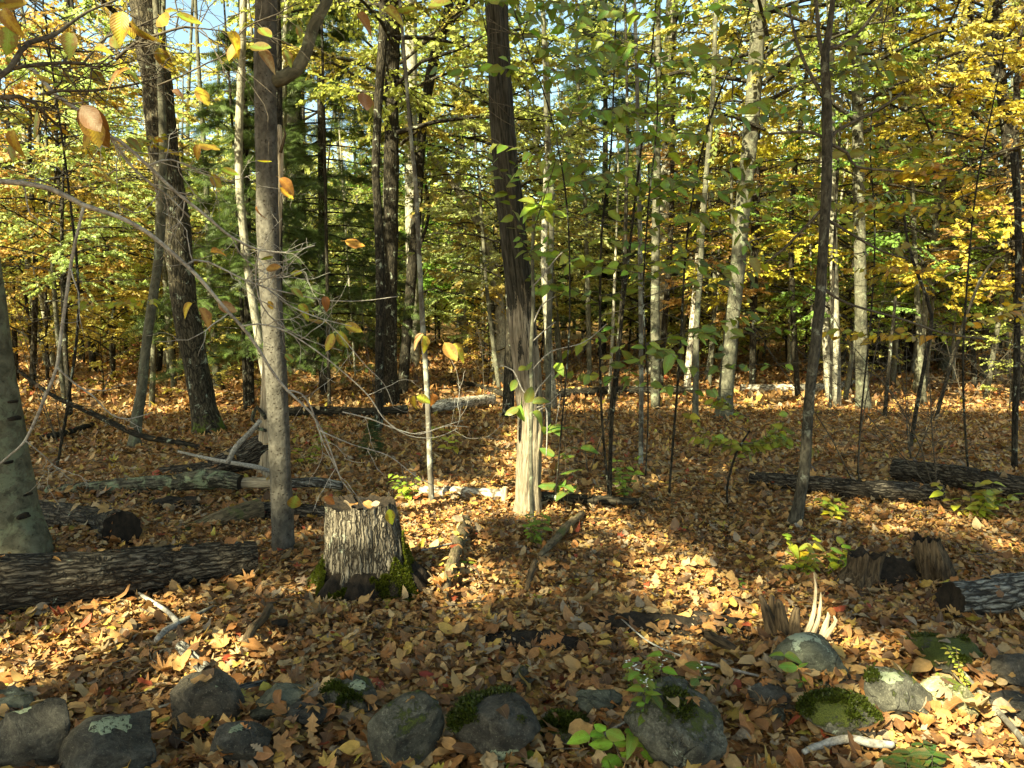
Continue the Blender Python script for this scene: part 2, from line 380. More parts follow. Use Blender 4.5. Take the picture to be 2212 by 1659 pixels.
def peeled_sunlit():
    m = NT('bark_peeling_and_sunlit'); o = m.obj(); q = m.n('Attribute', dict(attribute_name='tc', attribute_type='GEOMETRY')).outputs['Vector']
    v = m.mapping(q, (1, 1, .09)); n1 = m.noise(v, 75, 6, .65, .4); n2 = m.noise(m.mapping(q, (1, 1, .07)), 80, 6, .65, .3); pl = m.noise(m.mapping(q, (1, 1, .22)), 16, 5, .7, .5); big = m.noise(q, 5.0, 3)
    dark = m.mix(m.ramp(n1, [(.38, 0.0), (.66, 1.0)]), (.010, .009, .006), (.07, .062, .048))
    bare = m.mix(m.ramp(n2, [(.36, 0.0), (.62, 1.0)]), (.06, .045, .03), (.34, .285, .21)); bare = m.mix(m.ramp(big, [(.35, .7), (.55, 0.0)]), bare, (.13, .105, .075))  # pale foot: bare wood, with sunlight on the lower bark painted in
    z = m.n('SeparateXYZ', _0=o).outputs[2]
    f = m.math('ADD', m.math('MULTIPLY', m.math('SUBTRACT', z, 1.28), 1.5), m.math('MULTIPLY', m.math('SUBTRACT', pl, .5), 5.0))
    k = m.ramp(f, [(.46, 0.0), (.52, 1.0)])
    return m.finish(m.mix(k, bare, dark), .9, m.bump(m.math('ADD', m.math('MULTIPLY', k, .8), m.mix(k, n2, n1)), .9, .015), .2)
M['bark_peeled_sunlit'] = peeled_sunlit()
M['moss'] = bark('moss', (.035, .05, .008), (.15, .17, .025), scale=120, zs=1, bump=1.0)
M['lichen'] = bark('lichen', (.03, .03, .022), (.25, .28, .185), scale=75, zs=1, bump=1.0, contrast=(.38, .47))
M['soil'] = bark('dark_humus', (.010, .008, .006), (.035, .026, .018), scale=40, zs=1, bump=1.0)

def stone_material(name, dark, light, lich=.25, moss=.0, mossc=(.10, .12, .02)):
    m = NT(name); o = m.obj(); oi = m.n('ObjectInfo')
    q = m.n('VectorMath', dict(operation='ADD'), _0=o, _1=m.n('CombineXYZ', _0=m.math('MULTIPLY', oi.outputs['Random'], 37.0), _1=3.0, _2=m.math('MULTIPLY', oi.outputs['Random'], 91.0)).outputs[0]).outputs[0]
    n1 = m.noise(q, 14.0, 8, 0.75, 1.2); n2 = m.noise(q, 110.0, 5, 0.75); n3 = m.noise(m.mapping(q, (1, 1.3, 2.2)), 7.0, 7, .75, .4)
    col = m.mix(m.ramp(n1, [(.3, 0.0), (.7, 1.0)]), dark, light)
    col = m.mix(1.0, col, m.ramp(n3, [(.38, .5), (.62, 1.6)]), 'MULTIPLY')
    col = m.mix(m.ramp(n2, [(.57, 0.0), (.68, .8)]), col, tuple(c * 2.6 for c in light))
    col = m.mix(m.ramp(n2, [(.28, .7), (.38, 0.0)]), col, (.02, .018, .015))
    film = m.noise(q, 5.0, 8, .8, .2)
    col = m.mix(m.math('MULTIPLY', m.ramp(film, [(.50, 0.0), (.62, .75)]), m.ramp(n2, [(.4, .3), (.6, 1.0)])), col, tuple(min(1, c * 2.3) for c in light))
    nl = m.noise(q, 6.0, 7, .72, .5)
    if lich:
        col = m.mix(m.math('MULTIPLY', m.ramp(nl, [(.70 - .2 * lich, 0.0), (.73 - .2 * lich, 1.0)]), .8), col, m.mix(n2, (.26, .30, .22), (.45, .50, .38)))
    ck = m.n('TexVoronoi', dict(feature='DISTANCE_TO_EDGE'), Vector=m.n('VectorMath', dict(operation='ADD'), _0=q, _1=m.n('VectorMath', dict(operation='SCALE'), _0=m.n('TexNoise', Vector=q, Scale=9.0, Detail=5.0).outputs[1], Scale=.16).outputs[0]).outputs[0], Scale=5.5).outputs[0]
    cm = m.math('MULTIPLY', m.ramp(ck, [(0.0, 1.0), (.03, 0.0)]), m.ramp(m.noise(q, 4.5, 3), [(.50, 0.0), (.60, 1.0)]))
    col = m.mix(m.math('MULTIPLY', cm, .75), col, (.012, .010, .008))
    h = m.math('SUBTRACT', m.math('ADD', n1, m.math('MULTIPLY', n2, .25)), m.math('MULTIPLY', cm, .6))
    if moss:
        nz = m.n('SeparateXYZ', _0=m.n('NewGeometry').outputs['Normal']).outputs[2]
        f = m.math('ADD', m.math('MULTIPLY', nz, .40), m.math('MULTIPLY_ADD', m.noise(q, 11.0, 8, .8), 2.6, moss - 2.05))
        mk = m.ramp(f, [(0.0, 0.0), (.16, 1.0)])
        mn = m.noise(q, 160.0, 3)
        col = m.mix(mk, col, m.mix(mn, tuple(c * .35 for c in mossc), tuple(c * 1.4 for c in mossc)))
        h = m.math('ADD', h, m.math('MULTIPLY', mk, m.math('MULTIPLY_ADD', mn, 1.5, .5)))
    return m.finish(col, .82, m.bump(h, 1.0, .02), .3)
M['stone_dark'] = stone_material('stone_dark', (.013, .0115, .009), (.058, .053, .043), .12)
M['stone_brown'] = stone_material('stone_brown', (.022, .018, .013), (.085, .071, .052), .12)
M['stone_green'] = stone_material('stone_green', (.025, .027, .018), (.10, .102, .074), .5, .15)
M['stone_mossy'] = stone_material('stone_mossy', (.022, .021, .016), (.09, .086, .066), .35, .42)
M['stone_very_mossy'] = stone_material('stone_very_mossy', (.022, .021, .016), (.09, .086, .066), .45, .68)
M['stone_pale'] = stone_material('stone_pale', (.07, .072, .06), (.21, .215, .185), .35, .3)
M['stone_yellow'] = stone_material('stone_yellow', (.10, .095, .05), (.30, .28, .16), .3, .40, (.16, .20, .02))

def ground_material():
    m = NT('forest_floor'); o = m.obj()
    vo = m.n('TexVoronoi', Vector=m.n('VectorMath', dict(operation='ADD'), _0=o, _1=m.n('VectorMath', dict(operation='SCALE'), _0=m.n('TexNoise', Vector=o, Scale=9.0).outputs[1], Scale=.12).outputs[0]).outputs[0], Scale=11.0)
    sep = m.n('SeparateColor', _0=vo.outputs['Color'])
    col = m.ramp(sep.outputs[0], [(p, c) for p, c in LITTER], 'CONSTANT')
    edge = m.n('TexVoronoi', dict(feature='DISTANCE_TO_EDGE'), Vector=o, Scale=11.0).outputs[0]
    col = m.mix(m.ramp(edge, [(0.0, .75), (.10, 0.0)]), col, (.03, .02, .012))
    col = m.mix(.35, col, m.ramp(m.noise(o, 30.0, 5), [(.3, (.05, .03, .018)), (.7, (.3, .19, .1))]))
    h = m.math('ADD', sep.outputs[1], m.math('MULTIPLY', edge, 1.0))
    return m.finish(col, .9, m.bump(h, .8, .04), .2)
M['ground'] = ground_material()
# ------------------------------------------------------------------ the ground
def build_ground():
    def axis(lim0, lim1, fine0, fine1, d0):
        a = list(np.arange(fine0, fine1, d0)); x = fine1; d = d0
        while x < lim1: a.append(x); d *= 1.12; x += d
        a.append(lim1); x = fine0; d = d0; b = []
        while x > lim0: d *= 1.12; x -= d; b.append(max(x, lim0))
        return np.array(sorted(set(b)) + a)
    xs = axis(-900, 900, -9, 9, .12); ys = axis(-300, 1500, 1.2, 16, .12)
    X, Y = np.meshgrid(xs, ys); Z = gh(X, Y) - 0.012
    V = np.stack([X, Y, Z], -1).reshape(-1, 3); nx, ny = len(xs), len(ys)
    i = np.arange(ny - 1)[:, None]; j = np.arange(nx - 1)[None, :]
    Q = np.stack([i*nx + j, i*nx + j+1, (i+1)*nx + j+1, (i+1)*nx + j], -1).reshape(-1, 4)
    return tag(link('forest_ground', mesh_np('forest_ground', V, Q), M['ground']), 'forest floor of brown humus under the fallen leaves', None, None, 'structure')
build_ground()

def wedge(r, n, y0, y1, margin=1.2):
    y = y0 * np.ones(n); y = np.sqrt(r.uniform(y0 * y0, y1 * y1, n)); x = r.uniform(-1, 1, n) * (0.70 * y + margin); return x, y
BARE = [(G(1140 + 0, 1395), .33, .10), (G(1400, 1350), .55, .12), (G(1530, 1375), .25, .10)]    # patches where dark humus shows
for p, a, b in BARE: pass
def build_litter():
    r = np.random.default_rng(21)
    root = thing('leaf_litter', 'thick layer of brown and tan fallen leaves covering the forest floor', None, (0, 0, 0)); root['kind'] = 'stuff'
    # the three hundred leaves that show largest, one object each
    x, y = wedge(r, 900, 2.35, 3.9, -.05)
    k = 0; ms = [mesh_np('leaf', t[0], t[1], t[2], np.full(len(t[0]), v)) for t in [with_stalk(q) for q in LITTER_NEAR] for v in (.05, .18, .3, .45, .55, .65, .74, .82, .9)]
    for a in ms: a.materials.append(M['litter'])
    for i in range(900):
        if k >= 300: break
        z = float(gh(x[i], y[i])) + r.uniform(.025, .05)
        if any((x[i] - s[0]) ** 2 + (y[i] - s[1]) ** 2 < s[2] ** 2 for s in STONE_SPOTS): continue
        o = bpy.data.objects.new('leaf', ms[r.integers(len(ms))]); COL.objects.link(o); o.parent = root
        s = r.uniform(.052, .095); o.location = (x[i], y[i], z); o.rotation_euler = (r.normal(0, .25), r.normal(0, .25), r.uniform(0, 6.3)); o.scale = (s, s, s); k += 1
    def layer(y0, y1, dens, temps, s0, s1, tilt, stack, margin=1.5, mat='litter'):
        area = .70 * (y1 * y1 - y0 * y0) + 2 * margin * (y1 - y0); n = int(area * dens)
        x, y = wedge(r, n, y0, y1, margin)
        keep = np.ones(n, bool)
        for p, a, b in BARE: keep &= (((x - p[0]) / a) ** 2 + ((y - p[1]) / b) ** 2 > r.uniform(.5, 1.3, n))
        nz = fbm(np.stack([x, y, 0 * x], -1) * 1.6, 2); keep &= r.uniform(0, 1, n) < .85 + nz * .6
        x, y = x[keep], y[keep]; n = len(x)
        z = gh(x, y) + r.uniform(0, 1, n) ** 1.5 * stack
        a = r.uniform(0, 2*np.pi, n); D = np.stack([np.cos(a), np.sin(a), r.normal(0, tilt, n)], -1)
        N = np.stack([r.normal(0, tilt, n), r.normal(0, tilt, n), np.where(r.uniform(0, 1, n) < .6, 1., -1.)], -1)
        b = Bag(); rn = r.uniform(0, 1, n)
        scatter(b, temps, np.stack([x, y, z], -1), D, N, r.uniform(s0, s1, n), rn, r)
        o = link('leaf_mass', b.mesh('leaf_mass'), M[mat], root); o['kind'] = 'stuff'
    layer(1.7, 4.2, 1150, LITTER_NEAR, .034, .088, .19, .05)
    layer(4.2, 7.5, 740, LITTER_NEAR, .036, .09, .20, .045)
    layer(7.5, 14, 380, LITTER_MID, .05, .10, .25, .05)
    layer(14, 30, 75, LITTER_MID, .09, .17, .5, .06, 2, 'litter_far')
    # crumbs and bits of broken leaf
    def crumbs():
        n = 42000; x, y = wedge(r, n, 2.0, 6.5, 1.0); z = gh(x, y) + r.uniform(0, .04, n)
        a = r.uniform(0, 6.3, n); D = np.stack([np.cos(a), np.sin(a), r.normal(0, .6, n)], -1); N = r.normal(0, 1, (n, 3)) + [0, 0, 1]
        b = Bag(); scatter(b, LEAF2, np.stack([x, y, z], -1), D, N, r.uniform(.012, .045, n), r.uniform(0, 1, n), r)
        o = link('leaf_crumbs', b.mesh('leaf_crumbs'), M['litter'], root); o['kind'] = 'stuff'
    crumbs()
    # twigs lying about in the litter
    b = Bag()
    for _ in range(420):
        y = math.sqrt(r.uniform(2.2 ** 2, 9.5 ** 2)); x = r.uniform(-1, 1) * (.70 * y + .6); q = r.uniform(0, 6.28); L = r.uniform(.06, .42); z = float(gh(x, y)) + r.uniform(.035, .06); p = np.array([x, y, z]); pts = [p]; dd = np.array([math.cos(q), math.sin(q), 0])
        for k in range(5): dd = unit(dd + np.array([r.normal(0, .22), r.normal(0, .22), r.normal(0, .05)]) * [1, 1, 1]); dd[2] *= .4; pts.append(pts[-1] + dd * L / 5)
        ra = r.uniform(.0012, .0042); v, q4, tr = tube(pts, np.linspace(ra, ra * .4, 6), 5, None); b.add(v, q4, tr)
    o = link('twig_debris', b.mesh('twig_debris'), M['twig_dark'], root); o['kind'] = 'stuff'

# ------------------------------------------------------------------ sunlit patches, left open as gaps cut in the added shade canopy
# (px, py, rx, ry, share of the light let through)
PATCHES = [(40, 1450, 90, 60, 1), (150, 1400, 90, 60, 1), (255, 1340, 90, 48, 1), (345, 1320, 60, 35, .8), (30, 1250, 70, 40, .6),
           (535, 1430, 72, 40, 1), (700, 1265, 30, 30, .8), (930, 1160, 88, 60, 1), (850, 1120, 40, 50, .8), (1000, 1075, 120, 34, 1), (1140, 1020, 45, 100, 1),
           (1040, 1265, 62, 58, 1), (1225, 1245, 60, 45, .6), (1340, 1125, 75, 45, .85), (1440, 1205, 75, 50, .9), (1500, 1265, 95, 48, 1), (1560, 1320, 70, 26, .95),
           (1330, 1280, 60, 40, .4), (1890, 1105, 110, 26, .9), (2010, 1130, 110, 26, .9), (2150, 1150, 70, 30, .7), (1790, 1330, 40, 70, .8),
           (2070, 1600, 180, 65, 1), (1960, 1540, 60, 30, .7), (1850, 1455, 90, 12, .7), (2060, 1480, 80, 50, .95), (600, 1200, 20, 60, .5), (2190, 1170, 40, 20, .8), (330, 850, 60, 14, .9), (655, 765, 70, 14, .9), (180, 860, 60, 12, .7), (1280, 790, 130, 22, .9), (1040, 770, 80, 20, .9), (1650, 770, 90, 14, .9), (1500, 800, 60, 16, .8), (2030, 800, 70, 16, .8), (470, 780, 60, 12, .8)]
_PW = []
for px, py, rx, ry, f in PATCHES:
    c = G(px, py); a = G(px + rx, py); b = G(px, py - ry); d = G(px, py + ry)
    _PW.append((c[0], (b[1] + d[1]) / 2, abs(a[0] - c[0]) * 1.05 + .17, abs(b[1] - d[1]) / 2 * 1.05 + .17, f))
# the same for sunlit spots on upright things: (px, py, depth, radius in metres, share)
for px, py, Y, rad, f in [(1135, 880, 6.2, .16, 1), (1140, 930, 6.2, .18, 1), (1142, 980, 6.2, .18, .9), (1140, 1030, 6.2, .2, 1), (1138, 1080, 6.2, .2, .9), (1150, 700, 5.9, .12, .9), (1150, 600, 5.9, .10, .7), (1170, 450, 5.8, .16, 1),
                          (835, 1110, 4.5, .10, 1), (800, 1150, 4.5, .08, .5), (845, 1170, 4.5, .08, .8), (606, 1080, 5.2, .12, .7), (1762, 1300, G(1700, 1392)[1], .14, 1), (1795, 1355, G(1700, 1392)[1], .10, .8), (915, 745, 2.3, .12, .9), (905, 870, 2.3, .10, .9),
                          (455, 670, 2.3, .08, .7), (730, 730, 2.3, .1, .6), (1740, 1190, 4.9, .2, .9), (1800, 1200, 4.9, .15, .7), (15, 1240, 4.7, .15, .8), (20, 1290, 4.7, .1, .7), (240, 160, 1.7, .1, .6), (1660, 700, 8, .3, .7)]:
    p = P(px, py, Y); g = p[:2] - SUN[:2] / SUN[2] * p[2]; _PW.append((g[0], g[1], rad + .10, rad + .10, f))
def open_share(gx, gy):
    s = np.zeros(len(gx))
    for cx, cy, ax, ay, f in _PW:
        q = ((gx - cx) / ax) ** 2 + ((gy - cy) / ay) ** 2
        s = np.maximum(s, f * (1 - sstep(.75, 1.35, q)))
    return s

def build_shade_trees():  # added out of view to block the sun outside the chosen patches
    """added unseen trees beside and behind the camera, crowns shaped to shade the foreground"""
    r = np.random.default_rng(5)
    sx, sy = SUN[0] / SUN[2], SUN[1] / SUN[2]
    n = 9600
    gx = r.uniform(-13, 17, n); gy = r.uniform(.5, 17, n)
    keep = np.abs(gx) < .75 * gy + 4; keep &= r.uniform(0, 1, n) < np.where(gy > 13, .24 - .06 * (gy - 13), 1.0); gx, gy = gx[keep], gy[keep]
    z = r.uniform(7.5, 13, len(gx)); c = np.stack([gx + sx * z, gy + sy * z, z], -1)
    centers = []
    for i in range(9):
        if not centers: centers.append(c[r.integers(len(c))][:2])
        else:
            d = np.min([np.hypot(c[:, 0] - q[0], c[:, 1] - q[1]) for q in centers], 0); centers.append(c[np.argmax(d + r.uniform(0, 1.5, len(d)))][:2])
    for _ in range(6):
        w = np.argmin([np.hypot(c[:, 0] - q[0], c[:, 1] - q[1]) for q in centers], 0)
        centers = [c[w == k][:, :2].mean(0) if (w == k).any() else centers[k] for k in range(9)]
    kinds = ['wide', 'forked', 'straight', 'leaning', 'low branched', 'slim', 'stout', 'crooked', 'tall']
    for k, q in enumerate(centers):
        q = np.array(q)
        cc = c[w == k]
        if q[1] > 1.0 and abs(q[0]) < .70 * q[1] + 1.6: q[0] = -(.70 * q[1] + 1.8) if q[0] < 2 else .70 * q[1] + 1.8
        if np.hypot(*q) < 1.5: q[1] = -2.0
        best = None
        for ox in np.arange(-2.4, 2.5, .4):
            for oy in np.arange(-2.4, 2.5, .4):
                p = q + [ox, oy]
                if (p[1] > 1.0 and abs(p[0]) < .70 * p[1] + 1.5) or np.hypot(*p) < 1.5: continue
                zz = np.linspace(.3, 12, 40); gs = open_share(p[0] + .1 - sx * zz, p[1] - sy * zz).sum() + .15 * math.hypot(ox, oy)
                if best is None or gs < best[0]: best = (gs, p)
        if best: q = best[1]
        t = thing('added_shade_tree', 'unseen', 'tree', (q[0], q[1], float(gh(*q)) - .1), 'added unseen trees shading the clearing'); t['label'] = 'grey barked tree added outside the view, crown shaped to shade the foreground'
        off = np.array(t.location)
        tp = [(0, 0, 0), (.1, .05, 4), (0, .1, 8), (.1, 0, 12.5)]
        v, Q, T = tube(np.array(tp), [.15, .12, .08, .03], 12, .5, .1, 2, .1, k, flare=.5)
        link('trunk', mesh_np('trunk', v, [Q, T]), M['bark_grey'], t)
        b = Bag(); wood = Bag()
        for j, p in enumerate(cc):
            a = r.uniform(0, 6.28); m = r.integers(14, 22); L = r.uniform(.5, 1.0)
            tt = np.linspace(0, 1, m); side = np.where(np.arange(m) % 2, 1, -1)
            dx, dy = math.cos(a), math.sin(a)
            pos = p + np.stack([dx * tt * L - dy * side * .07 * r.uniform(.5, 1.5, m), dy * tt * L + dx * side * .07, r.normal(0, .06, m)], -1)
            D = np.stack([dx - dy * side, dy + dx * side, r.normal(-.2, .3, m)], -1); N = r.normal(0, .45, (m, 3)) + [0, 0, 1]
            g = open_share(pos[:, 0] - sx * (pos[:, 2]), pos[:, 1] - sy * (pos[:, 2]))
            kp = r.uniform(0, 1, m) > g * 1.02  # leaves left out where sun should reach a patch
            scatter(b, LEAF2, pos[kp], D[kp], N[kp], r.uniform(.21, .31, kp.sum()) * (1 if p[1] - sy * p[2] < 13 else .55), r.uniform(0, 1, kp.sum()), r)
            if j % 10 == 0:
                root = np.array([q[0], q[1], p[2] - r.uniform(.8, 2.5)]); mid = (root + p) / 2 + [0, 0, .3]
                ln = np.vstack([root * (1-u) + mid * u for u in np.linspace(0, 1, 12)] + [mid * (1-u) + p * u for u in np.linspace(0, 1, 12)])
                if (open_share(ln[:, 0] - sx * ln[:, 2], ln[:, 1] - sy * ln[:, 2]) > .3).sum() > 1: continue
                vv, qq, t3 = tube([root, mid, p], [.03, .02, .008], 5, None); wood.add(vv, qq, t3)
        if wood.n: link('limb', wood.mesh('limb', off), M['bark_grey'], t)
        o = link('crown', b.mesh('crown', off), M['leaf'], t, color=(.30, .30, .05)); o['kind'] = 'stuff'

# ------------------------------------------------------------------ crowns shared by the woods
def spray_limb(r, start, az, L, rise, twigs, leaves, wood, out, leafsize, droop=.15, rad=.02):
    n = 5; t = np.linspace(0, 1, n); wob = r.normal(0, .05 * L, n)
    d = np.array([math.cos(az), math.sin(az)]); pr = np.array([-d[1], d[0]])
    pts = np.stack([start[0] + d[0]*t*L + pr[0]*wob*t, start[1] + d[1]*t*L + pr[1]*wob*t, start[2] + rise*L*t - droop*L*t*t], -1)
    v, q, tr = tube(pts, np.linspace(rad, rad * .25, n), 4, None, cap=False); wood.add(v, q)
    for k in range(twigs):
        tt = r.uniform(.18, 1.0); base = np.array([np.interp(tt, t, pts[:, i]) for i in range(3)])
        s = 1 if k % 2 else -1; ang = az + s * r.uniform(.5, 1.1) * (1 - .5 * (tt > .9)); tl = L * r.uniform(.25, .45) * (1.1 - .6 * tt)
        td = np.array([math.cos(ang), math.sin(ang), r.normal(.0, .35) - .05]); tp = np.array([-td[1], td[0], 0])
        m = leaves; u = (np.arange(m) + r.uniform(.3, 1, m)) / m; sd = np.where(np.arange(m) % 2, 1, -1)
        pos = base + td * (u * tl)[:, None] + np.stack([0*u, 0*u, -.12 * tl * u * u], -1)
        D = td[None] * .8 + tp[None] * (sd * r.uniform(.4, 1.2, m))[:, None] + np.stack([0*u, 0*u, r.normal(-.35, .35, m)], -1)
        N = r.normal(0, .75, (m, 3)) + [0, 0, .8]
        out.append((pos, D, N, r.uniform(.7, 1.2, m) * leafsize))
        if k % 2 == 0:
            v, q, _ = tube([base, base + td * tl * .8 + [0, 0, -.05*tl]], [rad * .35, rad * .12], 3, None, cap=False); wood.add(v, q)
def make_crown(seed, h0, h1, reach, limbs, twigs, leaves, leafsize, temps, rise=.35, droop=.25, shape='round', rad=.02):
    r = np.random.default_rng(seed); wood = Bag(); out = []
    az = r.uniform(0, 6.28)
    for i in range(limbs):
        f = (i + r.uniform(0, 1)) / limbs; z = h0 + (h1 - h0) * f; az += 2.4 + r.normal(0, .4)
        if shape == 'round': L = reach * (.45 + .75 * math.sin(math.pi * min(1, f * .85 + .12))) * r.uniform(.6, 1.15)
        else: L = reach * (1.05 - .85 * f) * r.uniform(.75, 1.1)
        spray_limb(r, (0, 0, z), az, L, rise * r.uniform(.3, 1.3), twigs, leaves, wood, out, leafsize, droop, rad)
    pos = np.vstack([o[0] for o in out]); D = np.vstack([o[1] for o in out]); N = np.vstack([o[2] for o in out]); s = np.concatenate([o[3] for o in out])
    b = Bag(); scatter(b, temps, pos, D, N, s, r.uniform(0, 1, len(pos)), r)
    return b.mesh('crown'), wood.mesh('limb')
UNDER = [make_crown(100 + i, 1.5 + .4 * (i % 3), 6.6, 1.9, 28, 13, 21, .074, LEAF4, rise=.6, droop=.35) for i in range(6)]
UNDER2 = [make_crown(130 + i, .3, 2.6, 1.05, 15, 9, 15, .064, LEAF4, .5, .15) for i in range(3)]
CANOPY = [make_crown(200 + i, 5.2, 17, 3.8, 36, 17, 25, .108, LEAF2, .55, .3, 'round', .045) for i in range(3)]
HEMLOCK = [make_crown(300 + i, 1.4, 11, 2.9, 75, 15, 9, .30, FEATHER, .12, .22, 'cone', .025) for i in range(2)]
def put_crown(t, pair, leafcol, wood='bark_dark', scale=1, rz=0, z=0, mat='leaf'):
    for me, nm, mt, c in ((pair[1], 'limb', wood, None), (pair[0], 'crown', mat, leafcol)):
        o = link(nm, me, M[mt], t, color=c); o.scale = (scale, scale, scale if not isinstance(scale, tuple) else scale); o.rotation_euler.z = rz; o.location.z = z
        if nm == 'crown': o['kind'] = 'stuff'
        else: o['kind'] = 'stuff'
YG, GOLD, GREEN, DGREEN, ORANGE, LIME = (.42, .45, .14), (.56, .48, .15), (.26, .32, .09), (.09, .15, .03), (.58, .42, .11), (.52, .54, .19)
HEML = (.085, .125, .035)

# ------------------------------------------------------------------ the trees one can tell apart
def trunk_px(name, label, cat, pts, mat, H=13, sides=16, furrow=.08, ff=3., lump=.06, flare=.6, crown=None, group=None, leafcol=YG, step=.2, dy=0, cs=1.0, Y=None, topr=.35, zf=.8):
    b = G(pts[0][0], pts[0][1]); Y0 = Y if Y else b[1]; k = pxm(Y0)
    W = [P(x, y, Y0 + dy * i / max(1, len(pts)-1)) for i, (x, y, w) in enumerate(pts)]; R = [w * k / 2 for _, _, w in pts]
    W[0][2] -= .06
    if H:
        d = W[-1] - W[-2]; d = d / np.linalg.norm(d); r1 = R[-1]; p = W[-1]
        while p[2] < H * .95:
            d = unit(d * .8 + np.array([0, 0, .2]) + np.array([math.sin(p[2]), math.cos(p[2] * 1.3), 0]) * .03); p = p + d * 1.2
            W.append(p); R.append(r1 * max(.15, 1 - .8 * (p[2] - W[len(pts)-1][2]) / H))
    t = thing(name, label, cat, W[0] + [0, 0, .06], group); off = np.array(t.location)
    v, q, tr = tube(np.array(W), R, sides, step, furrow, ff, lump, pts[0][0] * .37, flare=flare, zf=zf)
    link('trunk', mesh_np('trunk', v - off, [q, tr], tc=TC[0]), M[mat], t)
    if crown is not None:
        top = W[-1] - off; sc = H / 17. * cs
        z0 = 0
        o = thing_crown = None
        for me, nm, mt, c in ((crown[1], 'limb', mat, None), (crown[0], 'crown', 'leaf', leafcol)):
            o = link(nm, me, M[mt], t, color=c); o.scale = (sc,) * 3; o.rotation_euler.z = pts[0][0] * 1.7; o.location = (top[0] * .8, top[1] * .8, 0); o['kind'] = 'stuff'
    return t, Y0
def limb_px(t, pts, Y, mat, name='limb', sides=8, dY=0.0, step=.08, lump=.06, furrow=0):
    k = pxm(Y); off = np.array(t.location); n = len(pts)
    W = [P(x, y, Y + dY * i / (n - 1)) for i, (x, y, w) in enumerate(pts)]; R = [max(.0012, w * k / 2) for _, _, w in pts]
    v, q, tr = tube(np.array(W), R, sides, step, furrow, 2.5, lump, pts[0][0] * .13)
    return link(name, mesh_np(name, v - off, [q, tr], tc=TC[0]), M[mat], t), W, R
C0, C1, C2 = CANOPY
t1, y1 = trunk_px('beech_tree', 'thick smooth grey beech trunk leaning out of the left edge of the photo', 'tree',
   [(38, 1196, 128), (22, 1110, 116), (5, 1000, 106), (-16, 850, 98), (-38, 680, 92), (-62, 450, 88)], 'bark_beech', 14, 32, .03, 1.2, .08, .28, None, step=.1)
for i, (px, py, s) in enumerate([(45, 1118, 15), (25, 905, 15), (55, 1070, 7), (12, 1000, 8), (22, 868, 8)]):
    c = P(px, py, y1 - .17); k = pxm(y1); rr = np.random.default_rng(i)
    a = np.linspace(0, 2*np.pi, 13)[:-1]; V = [(math.cos(q) * s * k * (.8 + .4 * rr.random()), -.012 - .0 , math.sin(q) * s * k * .7 * (.6 + .7 * rr.random())) for q in a]
    V = [(x * .6, .06, z * .6) for x, y, z in V] + [(x * .5, -.01, z * .5) for x, y, z in V] + [(0, -.022, 0)]
    T = [(24, 12 + j, 12 + (j+1) % 12) for j in range(12)]; Q = [(j, (j+1) % 12, 12 + (j+1) % 12, 12 + j) for j in range(12)]
    o = link('bark_scar', mesh_np('bark_scar', np.array(V) + c - np.array(t1.location), [np.array(Q), np.array(T)]), M['wood_dark'], t1)
t2, y2 = trunk_px('maple_tree', 'grey pitted trunk left of the cut stump with one curved limb near its top', 'tree',
   [(613, 1193, 46), (610, 1120, 48), (606, 1030, 46), (600, 880, 46), (592, 740, 46), (584, 620, 46), (578, 500, 46), (576, 340, 46), (573, 200, 46), (573, 60, 45), (575, -40, 44)], 'bark_pitted', 14, 28, .06, 2.2, .05, .25, None, step=.08)
limb_px(t2, [(583, 178, 30), (612, 168, 30), (640, 150, 28), (662, 110, 25), (676, 60, 24), (700, 15, 22), (716, -20, 21)], y2, 'bark_grey', 'limb', 14)
t3, y3 = trunk_px('oak_tree', 'tall dark trunk with a flared mossy foot beside leaning saplings on the left', 'tree',
   [(452, 936, 52), (440, 880, 50), (425, 800, 52), (412, 730, 54), (396, 640, 54), (382, 500, 57), (365, 400, 60), (350, 300, 60), (338, 180, 60), (322, 80, 56), (305, -30, 54)], 'bark_mossy', 17, 24, .14, 3, .06, .55, C0, leafcol=GOLD)
trunk_px('leaning_sapling', 'thin greenish trunk growing between the flared dark tree and the left beech', 'tree',
   [(288, 975, 26), (296, 900, 24), (305, 850, 22), (314, 760, 20), (328, 660, 20), (342, 560, 19), (350, 440, 18), (352, 300, 16), (345, 150, 14)], 'bark_grey', 9, 12, .04, 2, .05, .5)
trunk_px('old_tree', 'broad dark trunk half hidden behind the grey pitted trunk', 'tree',
   [(650, 800, 72), (646, 740, 60), (642, 640, 56), (636, 500, 52), (630, 300, 48), (625, 100, 44)], 'bark_dark', 18, 16, .1, 3, .05, .5, C1, leafcol=YG)
t5, y5 = trunk_px('cherry_tree', 'slim dark trunk with bare sunlit foot, left one of a close pair', 'tree',
   [(818, 936, 20), (819, 860, 18), (820, 760, 20), (822, 620, 21), (818, 480, 18), (812, 380, 17), (816, 240, 18), (826, 100, 20), (830, -20, 20)], 'bark_dark', 13, 14, .1, 3, .06, .3, C2, leafcol=YG)
trunk_px('cherry_tree', 'straight dark trunk standing right against the slim one, right one of the close pair', 'tree',
   [(846, 872, 34), (843, 800, 30), (842, 700, 30), (843, 560, 32), (845, 420, 32), (846, 280, 30), (848, 150, 30), (850, -20, 28)], 'bark_dark', 15, 14, .12, 3, .06, .3, C0, leafcol=GOLD)
t7, y7 = trunk_px('crooked_tree', 'crooked black trunk that curves right and forks below the top edge', 'tree',
   [(868, 852, 24), (876, 760, 22), (884, 660, 22), (892, 560, 22), (900, 470, 20), (905, 380, 20), (912, 280, 20), (925, 190, 21), (940, 120, 22), (965, 60, 18), (1000, 5, 17), (1020, -40, 16)], 'bark_dark', 13, 12, .1, 3, .06, .3, C1, leafcol=YG)
